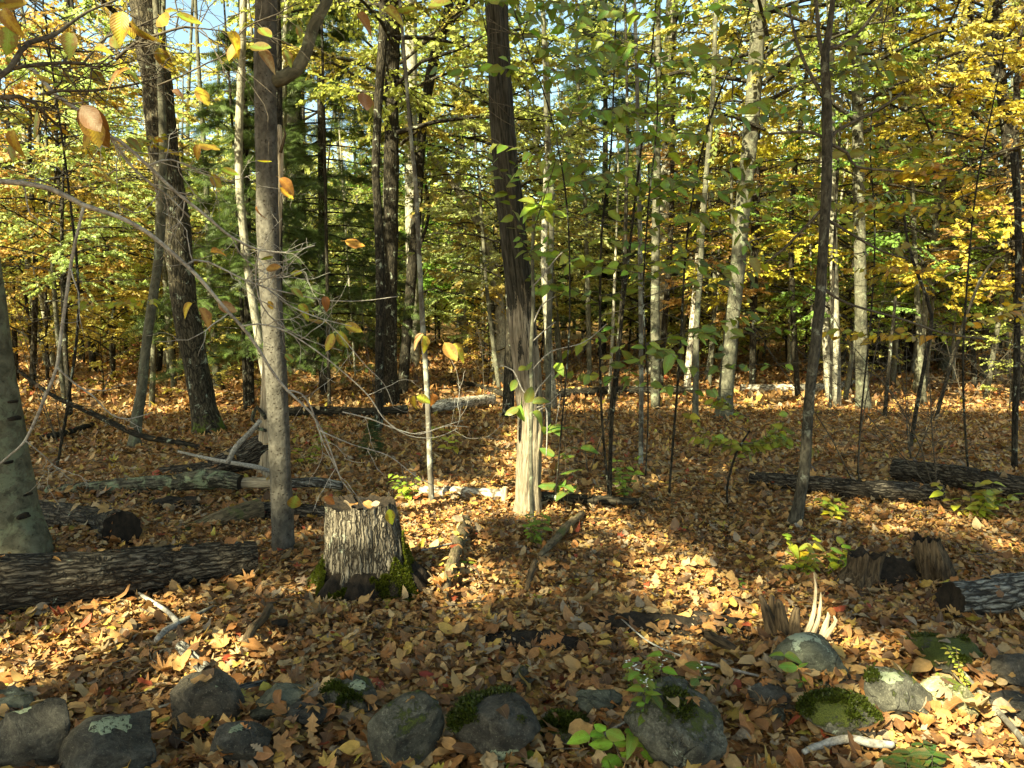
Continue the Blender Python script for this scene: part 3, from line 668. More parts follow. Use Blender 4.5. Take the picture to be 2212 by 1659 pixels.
limb_px(t7, [(938, 125, 18), (948, 70, 18), (968, 20, 17), (972, -20, 16)], y7, 'bark_dark')
limb_px(t7, [(905, 385, 16), (890, 300, 11), (880, 200, 10), (868, 70, 9), (865, -20, 8)], y7, 'bark_dark')
limb_px(t7, [(898, 560, 7), (925, 470, 7), (920, 400, 6)], y7, 'bark_dark')
trunk_px('lichen_sapling', 'slender sapling blotched with pale lichen just right of the stump', 'sapling',
   [(933, 1088, 13), (929, 1000, 13), (925, 900, 12), (920, 800, 12), (913, 700, 12), (908, 600, 11), (903, 500, 10), (898, 400, 9), (888, 300, 8), (878, 180, 7)], 'bark_lichen', 5, 10, .05, 2, .06, .3, step=.08)
trunk_px('pale_tree', 'pale yellow lit trunk behind the crooked black one', 'tree',
   [(1005, 760, 14), (1002, 700, 14), (1000, 640, 13), (996, 540, 13), (992, 420, 12)], 'bark_pale', 14, 10, .03, 2, .05, .3, C2, leafcol=LIME)
trunk_px('pale_tree', 'wide pale trunk seen high up between the dark pair and the crooked tree', 'tree',
   [(893, 790, 26), (892, 650, 27), (890, 500, 28), (888, 350, 28), (888, 200, 27), (888, 40, 26)], 'bark_pale', 18, 12, .03, 2, .05, .3, C0, leafcol=YG)
t10, y10 = trunk_px('oak_tree', 'big central trunk, dark furrowed bark above and bare wood with painted-in sunlight at its foot', 'tree',
   [(1140, 1108, 52), (1141, 1050, 53), (1145, 960, 54), (1146, 900, 55), (1143, 850, 56), (1137, 790, 57), (1130, 720, 58), (1122, 620, 57), (1110, 520, 56), (1100, 430, 54), (1090, 330, 51), (1083, 230, 49), (1078, 120, 47), (1072, 0, 46), (1066, -60, 45), (1050, -300, 42), (1040, -700, 36)], 'bark_peeled_sunlit', 0, 56, .20, 5, .07, .32, None, step=.05, zf=.25)
for i, (x, y, w, h) in enumerate([(1128, 860, 7, 60), (1160, 880, 6, 70), (1122, 930, 5, 60)]):
    k = pxm(y10); c = P(x, y, y10 - .075 - .0); s = np.array([w * k, .012, h * k]) / 2
    V = np.array([(-1, 1, 1), (1, 1, 1), (-.9, -1, .9), (.9, -1, .9), (-.8, 1, -.6), (.6, 1, -.8), (-.4, -1, -.8), (.3, -.8, -1)]) * s
    Q = np.array([(0, 1, 3, 2), (2, 3, 7, 6), (6, 7, 5, 4), (0, 2, 6, 4), (1, 5, 7, 3), (0, 4, 5, 1)])
    link('bark_plate', mesh_np('bark_plate', V + c - np.array(t10.location), Q), M['bark_furrow'], t10)
trunk_px('dark_tree', 'narrow dark trunk directly behind the left side of the big central trunk', 'tree',
   [(1098, 900, 26), (1100, 800, 24), (1104, 700, 22), (1100, 600, 20), (1092, 480, 18), (1085, 380, 18)], 'bark_dark', 12, 12, .1, 3, .05, .3)
t11, y11 = trunk_px('pale_tree', 'white barked trunk bending left above the ground behind the central tree', 'tree',
   [(1088, 832, 27), (1085, 760, 25), (1082, 700, 24), (1074, 620, 22), (1058, 540, 20), (1030, 475, 19), (1000, 425, 17), (965, 380, 14), (925, 330, 12)], 'bark_pale', 0, 14, .04, 2, .06, .3)
trunk_px('pale_tree', 'white leaning trunk left of a thin dark one on the lit slope', 'tree',
   [(1412, 812, 36), (1422, 740, 34), (1430, 650, 32), (1433, 560, 31), (1438, 440, 30), (1445, 300, 28), (1448, 100, 26)], 'bark_pale', 17, 16, .04, 2, .05, .3, C1, leafcol=LIME)
trunk_px('dark_tree', 'thin dark trunk crossing in front of the white leaning trunk', 'tree',
   [(1425, 830, 13), (1432, 740, 12), (1440, 640, 12), (1448, 520, 11), (1452, 400, 10), (1453, 250, 9)], 'bark_dark', 9, 10, .05, 2, .05, .3)
trunk_px('birch_tree', 'slim white birch trunk with dark blotches in the right middle of the woods', 'tree',
   [(1484, 850, 16), (1488, 780, 15), (1496, 700, 14), (1503, 620, 14), (1512, 520, 14), (1522, 430, 13), (1528, 390, 11)], 'bark_birchlog', 0, 12, .03, 2, .05, .3)
trunk_px('grey_tree', 'slim grey trunk leaning beside the slim white birch', 'tree',
   [(1502, 915, 14), (1503, 820, 13), (1505, 700, 12), (1512, 600, 12), (1520, 450, 11), (1540, 200, 10)], 'bark_grey', 11, 10, .04, 2, .05, .3)
t14, y14 = trunk_px('maple_tree', 'grey green trunk on the right leaning right with a shaded upper stem', 'tree',
   [(1563, 902, 38), (1567, 850, 32), (1573, 780, 30), (1582, 690, 30), (1592, 600, 31), (1602, 480, 32), (1612, 380, 32), (1622, 280, 32), (1630, 170, 32), (1638, 40, 30), (1642, -30, 28)], 'bark_grey', 15, 20, .05, 2, .05, .3, C2, leafcol=GREEN, step=.12)
limb_px(t14, [(1633, 150, 13), (1655, 120, 9), (1690, 95, 7), (1740, 80, 6), (1830, 70, 5)], y14, 'bark_dark')
trunk_px('dark_tree', 'dark trunk close behind the grey green trunk', 'tree',
   [(1625, 840, 14), (1628, 640, 16), (1632, 480, 18), (1633, 300, 18), (1632, 200, 18), (1630, 60, 16)], 'bark_dark', 14, 12, .08, 3, .05, .3, C0, leafcol=GOLD)
t15, y15 = trunk_px('young_oak', 'slim near black trunk right of centre that forks into thin branches high up', 'tree',
   [(1713, 1138, 34), (1727, 1080, 26), (1738, 1010, 24), (1744, 920, 22), (1752, 820, 22), (1762, 740, 23), (1772, 640, 22), (1778, 540, 20), (1784, 430, 22), (1786, 330, 22), (1786, 220, 20), (1782, 130, 18), (1790, 70, 14), (1797, 20, 11), (1800, -20, 10)], 'bark_young', 0, 16, .10, 3, .08, .25, step=.06)
for pts in ([(1782, 130, 12), (1770, 85, 9), (1765, 30, 8), (1760, -20, 7)], [(1788, 105, 10), (1810, 100, 8), (1850, 75, 7), (1880, 40, 6), (1905, 5, 6)],
            [(1787, 310, 9), (1805, 285, 8), (1850, 260, 7), (1900, 235, 6), (1950, 200, 6)], [(1786, 300, 8), (1760, 288, 7), (1715, 285, 6), (1660, 290, 5)],
            [(1784, 215, 8), (1745, 150, 7), (1720, 85, 6), (1705, 20, 5)], [(1790, 310, 7), (1830, 330, 7), (1850, 360, 6), (1950, 370, 4)],
            [(1780, 470, 7), (1830, 500, 6), (1900, 540, 5), (1960, 560, 4)], [(1774, 620, 7), (1830, 655, 6), (1950, 690, 5), (2040, 720, 5), (2130, 733, 5)],
            [(1786, 440, 7), (1740, 490, 6), (1690, 540, 6), (1650, 570, 4)]):
    limb_px(t15, pts, y15, 'twig_dark', 'branch', 6, .15)
trunk_px('maple_tree', 'straight brown grey trunk with sunlit foot right of the slim black tree', 'tree',
   [(1866, 885, 32), (1862, 820, 26), (1860, 700, 25), (1858, 560, 24), (1855, 400, 24), (1852, 250, 22), (1850, 60, 20)], 'bark_grey', 15, 14, .06, 2, .05, .3, C1, leafcol=GOLD)
trunk_px('dark_tree', 'wide dark trunk close behind the straight brown grey one', 'tree',
   [(1893, 800, 38), (1893, 700, 36), (1895, 560, 34), (1900, 420, 30), (1910, 280, 30), (1922, 140, 28), (1928, 0, 26)], 'bark_dark', 17, 14, .1, 3, .05, .3, C2, leafcol=GREEN)
t18, y18 = trunk_px('dark_tree', 'thin dark trunk with a broken stub running up near the right edge', 'tree',
   [(2192, 1015, 12), (2192, 930, 12), (2196, 800, 13), (2198, 660, 13), (2200, 560, 13), (2198, 440, 14), (2190, 330, 16)], 'bark_dark', 0, 12, .08, 3, .06, .3)
trunk_px('dark_tree', 'leaning dark trunk at the upper right, nearest the edge', 'tree',
   [(2206, 870, 24), (2204, 700, 24), (2196, 520, 24), (2186, 400, 25), (2175, 280, 24), (2163, 180, 22), (2155, 60, 20)], 'bark_dark', 15, 14, .1, 3, .05, .3, C0, leafcol=GOLD)
trunk_px('pale_tree', 'pale grey trunk just left of the leaning dark one at the upper right', 'tree',
   [(2128, 820, 22), (2133, 740, 22), (2138, 640, 24), (2140, 500, 26), (2142, 380, 24), (2138, 250, 22), (2136, 100, 20)], 'bark_grey', 16, 14, .05, 2, .05, .3, C1, leafcol=GOLD)
trunk_px('grey_tree', 'grey trunk with sunlit foot among thin saplings at the right', 'tree',
   [(2040, 800, 24), (2046, 700, 22), (2056, 600, 26), (2068, 480, 28), (2076, 350, 26), (2082, 200, 24)], 'bark_grey', 16, 14, .05, 2, .05, .3, C2, leafcol=YG)
trunk_px('grey_sapling', 'straight lichened sapling standing alone right of the central tree, foot in open leaves', 'sapling',
   [(1384, 1012, 11), (1385, 900, 10), (1385, 780, 10), (1384, 640, 10), (1382, 480, 10), (1378, 300, 9), (1374, 100, 8)], 'bark_lichen', 8, 10, .04, 2, .05, .3, step=.1)
trunk_px('dark_sapling', 'bent black sapling between the two thin grey ones right of centre', 'sapling',
   [(1318, 905, 12), (1326, 850, 13), (1334, 780, 12), (1340, 700, 11), (1348, 600, 10), (1352, 450, 8)], 'bark_dark', 7, 10, .04, 2, .05, .3)
trunk_px('white_sapling', 'thin white stem rising beside the bent black sapling', 'sapling',
   [(1316, 860, 7), (1320, 780, 7), (1324, 700, 7), (1328, 600, 6), (1330, 540, 5)], 'bark_pale', 5, 8, .03, 2, .05, .3)
trunk_px('brown_sapling', 'thin brown sapling stem standing nearer than the bent black one', 'sapling',
   [(1317, 1095, 10), (1318, 1020, 9), (1320, 930, 9), (1326, 850, 8), (1335, 760, 7)], 'bark_dark', 4, 8, .04, 2, .05, .3)
trunk_px('grey_sapling', 'grey sapling rising close to the right side of the central trunk', 'sapling',
   [(1183, 935, 14), (1184, 850, 13), (1186, 700, 13), (1190, 560, 12), (1192, 400, 11), (1180, 250, 10), (1175, 80, 9)], 'bark_grey', 9, 10, .04, 2, .05, .3)
trunk_px('grey_sapling', 'plain grey trunk in front of the lit slope, right of centre', 'sapling',
   [(1274, 832, 11), (1272, 740, 11), (1270, 640, 11), (1266, 520, 10), (1262, 400, 9)], 'bark_grey', 9, 10, .04, 2, .05, .3)
trunk_px('dark_sapling', 'thin straight stem between the flared dark tree and the grey pitted trunk', 'sapling',
   [(530, 885, 9), (528, 800, 9), (524, 700, 8), (518, 600, 8)], 'bark_dark', 7, 8, .04, 2, .05, .3)
trunk_px('grey_sapling', 'dark footed stem just right of the flared dark tree', 'sapling',
   [(472, 840, 20), (466, 790, 16), (462, 720, 14), (455, 640, 13), (450, 500, 12)], 'bark_grey', 9, 10, .04, 2, .05, .6)
for lab, pts in (('thin multi stemmed shrub stem leaning right at the far right', [(1965, 970, 9), (1980, 880, 9), (2000, 770, 8), (2012, 680, 8), (1985, 600, 7), (1960, 520, 6), (1950, 420, 5)]),
                 ('short forked shrub stem left of the leaning shrub stem at the right', [(1910, 900, 9), (1918, 820, 8), (1925, 740, 7), (1935, 640, 6)]),
                 ('leaning thin stem beside the sunlit footed grey tree at the right', [(2020, 905, 8), (2050, 800, 8), (2085, 690, 7), (2120, 600, 6), (2150, 560, 5)])):
    trunk_px('shrub', lab, 'shrub', pts, 'bark_dark', 0, 8, .04, 2, .05, .3)
snag, ysn = trunk_px('dead_snag', 'dead broken trunk of bare tan wood behind the grey pitted trunk', 'dead tree',
   [(572, 1035, 34), (574, 960, 32), (577, 880, 30), (580, 800, 28), (584, 700, 26), (590, 560, 26), (596, 440, 26), (601, 330, 22), (604, 270, 8)], 'wood_pale', 0, 20, .12, 3, .12, .4, step=.1)
limb_px(snag, [(575, 905, 10), (555, 880, 9), (545, 905, 9), (553, 925, 8), (575, 930, 7)], ysn - .1, 'bark_loglichen', 'branch_stub')
limb_px(snag, [(606, 330, 8), (616, 290, 5), (613, 275, 3)], ysn - .1, 'wood_brown', 'splinter')
trunk_px('dark_tree', 'thin black trunk rising behind the right side of the dead snag', 'tree',
   [(600, 985, 14), (600, 700, 20), (600, 400, 20), (600, 200, 20), (596, 0, 18)], 'bark_dark', 12, 12, .08, 3, .05, .3)

# ------------------------------------------------------------------ hemlocks
def hemlock(px, py, label, k, s=1., rz=0., col=HEML, H=12):
    b = G(px, py); t = thing('hemlock_tree', label, 'hemlock', b, 'hemlocks in the shade')
    v, q, tr = tube([(0, 0, -.1), (.05, 0, 5), (0, .05, H * s)], [.14 * s, .1 * s, .02], 12, .4, .08, 2, .05, px); link('trunk', mesh_np('trunk', v, [q, tr]), M['bark_dark'], t)
    for me, nm, mt, c in ((HEMLOCK[k][1], 'limb', 'bark_dark', None), (HEMLOCK[k][0], 'crown', 'needle', col)):
        o = link(nm, me, M[mt], t, color=c); o.scale = (s,) * 3; o.rotation_euler.z = rz; o['kind'] = 'stuff'
hemlock(700, 850, 'dark green hemlock spreading boughs right of the grey pitted trunk', 0, .8, 1.)
hemlock(540, 880, 'dark green hemlock between the flared dark tree and the grey pitted trunk', 1, .6, 2.)
if 0: hemlock(250, 850, 'dark hemlock with low boughs behind the leaning sapling on the left', 0, .7, 3.3, (.06, .09, .03))
hemlock(1300, 770, 'dark hemlock deep in the woods right of the central trunk', 1, 1., 4.)
if 0: hemlock(1900, 760, 'dark hemlock deep in the woods at the right', 0, 1., 5.3)
if 0: hemlock(1010, 800, 'small dark hemlock just left of the white bending trunk', 1, .5, .4, (.06, .10, .03))
# ------------------------------------------------------------------ the woods behind
def build_woods():
    r = np.random.default_rng(77)
    occupied = []
    def far_enough(x, y, d): 
        return all((x - a) ** 2 + (y - b) ** 2 > d * d for a, b in occupied)
    under = [('yellow_maple', 'young maple in yellow leaf standing in the woods behind', GOLD), ('green_maple', 'young maple still in yellow green leaf in the woods behind', YG),
             ('lime_beech', 'young beech in pale lime leaf in the woods behind', LIME), ('green_beech', 'young beech still in green leaf in the woods behind', GREEN), ('orange_maple', 'young maple in orange leaf in the woods behind', ORANGE)]
    stems = {}
    for i in range(6):
        v, q, tr = tube([(0, 0, -.1), (.06 * (i - 2), .05, 2), (0, .1 * (i % 3), 4), (.1, 0, 6.4)], [.05, .04, .03, .01], 8, .5, .05, 2, .05, i); stems[i] = mesh_np('trunk', v, [q, tr])
    mats = ['bark_dark', 'bark_grey', 'bark_grey', 'bark_pale']
    smesh = {(i, m): stems[i].copy() for i in stems for m in set(mats)}
    for (i, m), me in smesh.items(): me.materials.append(M[m])
    n = 0
    for _ in range(3000):
        if n >= 250: break
        y = 11 + 46 * r.uniform(0, 1) ** .9; x = r.uniform(-1, 1) * (.74 * y + 2)
        if y < 13 and x > -4: continue
        if not far_enough(x, y, .9): continue
        if any(y < dd and abs(CX + x / y * FPX - pp) < 1.5 * FPX / y for pp, dd in ((410, 11.5), (830, 15.5), (880, 16), (1590, 14), (1105, 14), (1420, 17), (1860, 14.5))): continue
        occupied.append((x, y)); n += 1
        side = x / y; px = CX + side * FPX
        w = [.22, .34, .26, .15, .03]
        if px > 1750: w = [.38, .28, .12, .14, .08]
        elif px < 500: w = [.34, .36, .18, .08, .04]
        elif px > 1100: w = [.13, .32, .25, .24, .06]
        k = r.choice(5, p=w); nm, lab, c = under[k]
        z = float(gh(x, y)); s = r.uniform(.75, 1.35)
        if y < 14: s *= .8
        t = thing(nm, lab, 'tree', (x, y, z), lab.replace(' standing in', ' in')); c = np.array(c) * r.uniform(.75, 1.25, 3)
        mat = mats[r.integers(4)]
        o = link('trunk', smesh[(int(r.integers(6)), mat)], None, t); o.scale = (s, s, s); o.rotation_euler = (r.normal(0, .05), r.normal(0, .05), r.uniform(0, 6))
        pr = UNDER[r.integers(len(UNDER))]; rz = r.uniform(0, 6.3)
        for me, n2, mt in ((pr[1], 'limb', 'bark_dark'), (pr[0], 'crown', 'leaf')):
            o = link(n2, me, M[mt], t, color=np.clip(c, 0, 1)); o.scale = (s, s, s * r.uniform(.85, 1.1)); o.rotation_euler.z = rz; o.location.z = -.85 * s if y > 17 else 0; o['kind'] = 'stuff'
    # low saplings on the forest floor
    for _ in range(34):
        y = 12 + 34 * r.uniform(0, 1); x = r.uniform(-1, 1) * (.72 * y + 1)
        if y < 13 and 0 < x < 6: continue
        k = r.choice(4, p=[.4, .3, .2, .1]); nm = ['yellow_seedling', 'green_seedling', 'lime_seedling', 'orange_seedling'][k]; c = [GOLD, YG, LIME, ORANGE][k]
        lab = ['knee high to head high seedling in yellow leaf on the far floor', 'knee high to head high seedling in green leaf on the far floor', 'knee high to head high seedling in lime leaf on the far floor', 'knee high to head high seedling in orange leaf on the far floor'][k]
        t = thing(nm, lab, 'seedling', (x, y, float(gh(x, y))), lab.replace('knee high to head high ', '')); s = r.uniform(.35, .85); pr = UNDER2[r.integers(3)]; rz = r.uniform(0, 6)
        for me, n2, mt in ((pr[1], 'limb', 'bark_dark'), (pr[0], 'crown', 'leaf')):
            o = link(n2, me, M[mt], t, color=c); o.scale = (s,) * 3; o.rotation_euler.z = rz; o['kind'] = 'stuff'
        v = smesh[(int(r.integers(6)), 'bark_dark')]; o = link('stem', v, None, t); o.scale = (s * .4,) * 3
    for _ in range(270):
        y = 21 + 30 * r.uniform(0, 1); x = r.uniform(-1, 1) * (.72 * y + 1)
        k = r.choice(4, p=[.28, .35, .35, .02]); nm = ['gold_thicket_shrub', 'green_thicket_shrub', 'lime_thicket_shrub', 'orange_thicket_shrub'][k]; c = [GOLD, YG, LIME, ORANGE][k]; cn = ['gold', 'green', 'lime', 'orange'][k]
        t = thing(nm, f'head high shrub in {cn} leaf in the distant undergrowth', 'shrub', (x, y, float(gh(x, y))), f'shrubs in {cn} leaf in the distant undergrowth'); s = r.uniform(1.2, 2.5); pr = UNDER2[r.integers(3)]; rz = r.uniform(0, 6)
        for me, n2, mt in ((pr[1], 'limb', 'bark_dark'), (pr[0], 'crown', 'leaf')):
            o = link(n2, me, M[mt], t, color=np.clip(np.array(c) * r.uniform(.9, 1.3), 0, 1)); o.scale = (s,) * 3; o.rotation_euler.z = rz; o['kind'] = 'stuff'
        o = link('stem', smesh[(int(r.integers(6)), 'bark_dark')], None, t); o.scale = (s * .4,) * 3
    # thin bare stems, the vertical lines of the far woods
    poles = []
    for i in range(8):
        v, q, tr = tube([(0, 0, -.1), (r.normal(0, .12), r.normal(0, .1), 3), (r.normal(0, .2), 0, 6.5), (r.normal(0, .3), 0, 11)], [.075, .065, .05, .02], 8, .6, .05, 2, .05, i); 
        for m, nm in (('bark_pale', 'pale'), ('bark_grey', 'grey'), ('bark_dark', 'dark')):
            me = mesh_np('trunk', v, [q, tr]); me.materials.append(M[m]); poles.append((me, nm))
    for _ in range(130):
        y = 13 + 40 * r.uniform(0, 1); x = r.uniform(-1, 1) * (.72 * y + 1); me, nm = poles[3 * r.integers(8) + r.choice(3, p=[.42, .40, .18])]
        t = thing(nm + '_pole_tree', f'thin bare {nm} stem rising in the woods behind', 'tree', (x, y, float(gh(x, y))), f'thin bare {nm} stems in the woods')
        s = r.uniform(.35, 1.3); o = link('trunk', me, None, t); o.scale = (s, s, r.uniform(.8, 1.3)); o.rotation_euler = (r.normal(0, .04), r.normal(0, .05), r.uniform(0, 6))
    # canopy trees, far and at the sides
    tk = []
    for i, m in enumerate(['bark_dark', 'bark_pale', 'bark_grey', 'bark_dark']):
        v, q, tr = tube([(0, 0, -.2), (.1, 0, 5), (0, .1, 10), (.2, 0, 17)], [.24, .19, .13, .03], 14, .7, .1, 2, .06, i, flare=.4); me = mesh_np('trunk', v, [q, tr]); me.materials.append(M[m]); tk.append(me)
    n = 0; spots = []
    for _ in range(4000):
        if n >= 21: break
        y = r.uniform(22, 68); x = r.uniform(-1, 1) * (.8 * y + 12)
        if any((x - a) ** 2 + (y - b) ** 2 < 16 for a, b in spots): continue
        px = CX + x / y * FPX
        if 1700 < px < 2000 and r.uniform() < .75: continue
        if y > 16 and 700 < px < 860 and r.uniform() < .8: continue
        spots.append((x, y)); n += 1
        k = r.integers(4); nm = ['dark_canopy_tree', 'pale_canopy_tree', 'grey_canopy_tree', 'dark_canopy_tree'][k]
        lab = f"tall forest tree with {['dark', 'pale', 'grey', 'dark'][k]} trunk deep in the woods behind"
        t = thing(nm, lab, 'tree', (x, y, float(gh(x, y))), f"tall {['dark', 'pale', 'grey', 'dark'][k]} trunked forest trees"); s = r.uniform(.75, 1.25); rz = r.uniform(0, 6.3)
        o = link('trunk', tk[k], None, t); o.scale = (s, s, s); o.rotation_euler = (r.normal(0, .03), r.normal(0, .03), 0)
        pr = CANOPY[r.integers(3)]; c = np.array([GOLD, YG, LIME, ORANGE][r.choice(4, p=[.32, .34, .28, .06])]) * r.uniform(.8, 1.2, 3)
        for me, n2, mt in ((pr[1], 'limb', 'bark_dark'), (pr[0], 'crown', 'leaf')):
            o = link(n2, me, M[mt], t, color=np.clip(c, 0, 1)); o.scale = (s,) * 3; o.rotation_euler.z = rz; o['kind'] = 'stuff'
build_woods()
def build_far_woods():
    r = np.random.default_rng(9); b = Bag()
    n = 11000; ang = r.uniform(-.95, .95, n); d = r.uniform(56, 90, n); x = np.sin(ang) * d; y = np.cos(ang) * d
    top = 12 + 6 * fbm(np.stack([ang * 9, 0 * ang, 0 * ang], -1), 3); z = r.uniform(0, 1, n) ** 1.1 * top
    m = 14
    c = np.repeat(np.stack([x, y, z + gh(x, y)], -1), m, 0) + r.normal(0, 1, (n * m, 3)) * [1.0, 1.0, .35]
    D = r.normal(0, 1, (n * m, 3)) * [1, 1, .4]; N = r.normal(0, .6, (n * m, 3)) + [0, -.2, 1]
    scatter(b, LEAF2, c, D, N, r.uniform(.3, .5, n * m), np.repeat(r.uniform(0, 1, n), m), r)
    o = link('far_woods', b.mesh('far_woods'), M['leaf'], color=(.62, .60, .22)); tag(o, 'far wall of yellow green autumn forest closing the view', None, None, 'stuff')
build_far_woods()

# ------------------------------------------------------------------ logs, poles and sticks on the floor
LEAFSPOTS = []
def log_px(name, label, cat, pts, mat, sides=22, furrow=.16, ff=5., lump=.08, step=.06, ends='wood_dark', sink=.12, group=None, lift=0., zf=.25, hollow=False, seed=None, Ys=None):
    W = []; R = []
    for i, (x, y, w) in enumerate(pts):
        g = G(x, y + w * .46, .05); 
        if Ys: g[1] = Ys[i]
        k = pxm(g[1]); rad = w * k / 2
        c = P(x, y, g[1] + rad * .7); c[2] = max(c[2], rad * .3); W.append(c); R.append(rad)
    W = np.array(W)
    t = thing(name, label, cat, W[0] - [0, 0, R[0]], group); off = np.array(t.location)
    v, q, tr = tube(W, R, sides, step, furrow, ff, lump, seed if seed is not None else pts[0][0] * .21, cap=not ends, zf=zf)
    link('log_body', mesh_np('log_body', v - off, [q] + ([tr] if len(tr) else []), tc=TC[0]), M[mat], t)
    if ends:
        n = len(v) // sides
        for idx, s in ((0, 1), (n - 1, -1)):
            ring = v[idx * sides:(idx + 1) * sides]; c = ring.mean(0); ax = unit((v[(idx + s) * sides:(idx + s + 1) * sides].mean(0) - c))
            dep = .5 if hollow else .04
            Vs = np.vstack([ring, c + (ring - c) * .86 + ax * .004, c + (ring - c) * (.6 if hollow else .45) + ax * R[0] * dep, [c + ax * R[0] * dep * 1.6]]); j = np.arange(sides); jn = (j + 1) % sides
            Q = np.vstack([np.stack([j + a * sides, jn + a * sides, jn + (a+1) * sides, j + (a+1) * sides], -1) for a in (0, 1)]); T = np.stack([j + 2 * sides, jn + 2 * sides, np.full(sides, 3 * sides)], -1)
            link('cut_end', mesh_np('cut_end', Vs - off, [Q, T]), M[ends], t)
    if R[0] > .022:
        for i in range(len(W) - 1):
            L = np.linalg.norm(W[i+1] - W[i])
            for _ in range(int(L * 14)):
                u = random.random(); rr = R[i] * (1-u) + R[i+1] * u; p = W[i] * (1-u) + W[i+1] * u; a = random.gauss(0, .5)
                LEAFSPOTS.append(p + np.array([0, -math.sin(a) * rr, math.cos(a) * rr * .97]))
            for _ in range(int(L * 60)):
                u = random.random(); rr = R[i] * (1-u) + R[i+1] * u; p = W[i] * (1-u) + W[i+1] * u; q = random.uniform(.9, 1.5); s = random.choice((-1, -1, 1)); x, y = p[0], p[1] + s * rr * q
                LEAFSPOTS.append(np.array([x, y, float(gh(x, y)) + random.uniform(.02, .05 + .5 * rr * max(0, 1.35 - q))]))
    return t, W, R
log_px('fallen_log', 'thick furrowed log lying across the lower left corner in front of the beech', 'log', [(-60, 1266, 132), (80, 1256, 124), (220, 1243, 112), (360, 1226, 96), (470, 1212, 84), (552, 1203, 70)], 'bark_log', 40, .2, 7, .06, .035, hollow=True)
log_px('fallen_log', 'short thick cut log with a round black end beside the beech trunk', 'log', [(50, 1118, 78), (130, 1126, 84), (222, 1138, 86), (262, 1146, 84)], 'bark_log', 36, .2, 6, .04, .04, 'wood_dark', Ys=[5.95, 5.75, 5.5, 5.2])
tl, _, _ = log_px('fallen_log', 'lichen covered pale green log bridging behind the short cut log', 'log', [(105, 1062, 26), (190, 1058, 36), (280, 1052, 40), (380, 1044, 42), (450, 1034, 46), (520, 1042, 34)], 'bark_loglichen', 28, .18, 4, .16, .05, Ys=[6.9, 6.85, 6.8, 6.75, 6.7, 6.65])
log_px('bare_log', 'bare pale log segment sticking out right of the lichen covered log', 'log', [(516, 1043, 24), (560, 1043, 24), (592, 1043, 22)], 'wood_pale', 16, .1, 4, .06, .05, Ys=[6.72, 6.72, 6.72])
log_px('thin_log', 'grey thin log running behind the pitted trunk towards the stump', 'log', [(622, 1044, 22), (690, 1042, 22), (740, 1050, 18)], 'bark_silver', 16, .15, 4, .08, .05, Ys=[6.8, 6.8, 6.8])
log_px('fallen_log', 'flat weathered grey log sloping up behind the lichen covered log', 'log', [(345, 1022, 26), (440, 1012, 30), (520, 990, 62), (585, 960, 66)], 'bark_log', 26, .2, 6, .1, .06, Ys=[7.6, 7.6, 7.6, 7.7])
log_px('rotten_log', 'rotten moss brown log piece below the lichen covered log', 'log', [(384, 1160, 20), (430, 1140, 34), (490, 1118, 44), (560, 1098, 46)], 'bark_mossylog', 22, .22, 4, .16, .05, hollow=True, Ys=[5.65, 5.75, 5.9, 6.1])
log_px('log_stub', 'short upright round stub under the lichen covered log', 'log', [(410, 1122, 38), (410, 1076, 36)], 'wood_brown', 16, .12, 3, .1, .04, Ys=[6.3, 6.3])
log_px('fallen_log', 'dark log with thick bark running behind the stump on its left', 'log', [(560, 1105, 44), (630, 1106, 40), (712, 1112, 40)], 'bark_log', 22, .2, 5, .08, .05, Ys=[6.2, 6.15, 6.1])
log_px('sunlit_log', 'pale barked log lit by sun between the stump and the central trunk', 'log', [(905, 1060, 20), (960, 1062, 26), (1030, 1066, 27), (1088, 1070, 26)], 'bark_birchlog', 20, .15, 4, .08, .04, ends='wood_pale', Ys=[6.75, 6.75, 6.7, 6.7])
log_px('broken_post', 'small broken upright post at the right end of the sunlit log', 'post', [(1096, 1098, 12), (1090, 1080, 14), (1091, 1052, 13)], 'wood_pale', 12, .2, 4, .15, .02, ends='wood_pale', Ys=[6.6, 6.6, 6.6])
log_px('fallen_log', 'low dark log behind the sunlit log right of the central trunk', 'log', [(1160, 1072, 24), (1260, 1078, 22), (1380, 1085, 16)], 'bark_dark', 16, .18, 4, .12, .06)
log_px('fallen_log', 'dark log lying in deep shade left of the close pair of trunks', 'log', [(590, 892, 20), (700, 888, 22), (800, 890, 20), (880, 884, 20)], 'bark_dark', 16, .15, 4, .1, .1)
log_px('birch_log', 'white peeling birch log behind the lichen sapling', 'log', [(928, 880, 26), (980, 872, 26), (1062, 862, 24)], 'bark_birchlog', 18, .14, 4, .14, .08)
log_px('fallen_log', 'dark bumpy log stretching right from the central trunk at mid distance', 'log', [(1170, 852, 20), (1280, 846, 20), (1400, 842, 18), (1500, 842, 16)], 'bark_dark', 14, .2, 4, .2, .12)
log_px('birch_log', 'long white birch log lying behind the grey green trunk', 'log', [(1600, 838, 16), (1700, 838, 17), (1790, 834, 15), (1850, 826, 14)], 'bark_birchlog', 14, .12, 4, .12, .12)
log_px('fallen_log', 'long low dark log crossing behind the slim black tree', 'log', [(1620, 1032, 26), (1720, 1042, 34), (1850, 1056, 40), (1960, 1062, 44), (2040, 1066, 36)], 'bark_log', 24, .22, 6, .1, .06)
log_px('fallen_log', 'broad dark log with a rotten end at the right edge beyond the low log', 'log', [(1932, 1012, 46), (2020, 1024, 50), (2120, 1042, 52), (2260, 1064, 56)], 'bark_log', 26, .22, 6, .1, .06, hollow=True)
log_px('silver_log', 'grey white barked log with a black cut end entering from the right edge', 'log', [(2052, 1296, 74), (2110, 1290, 78), (2180, 1280, 80), (2290, 1264, 84)], 'bark_silver', 34, .22, 6, .06, .035)
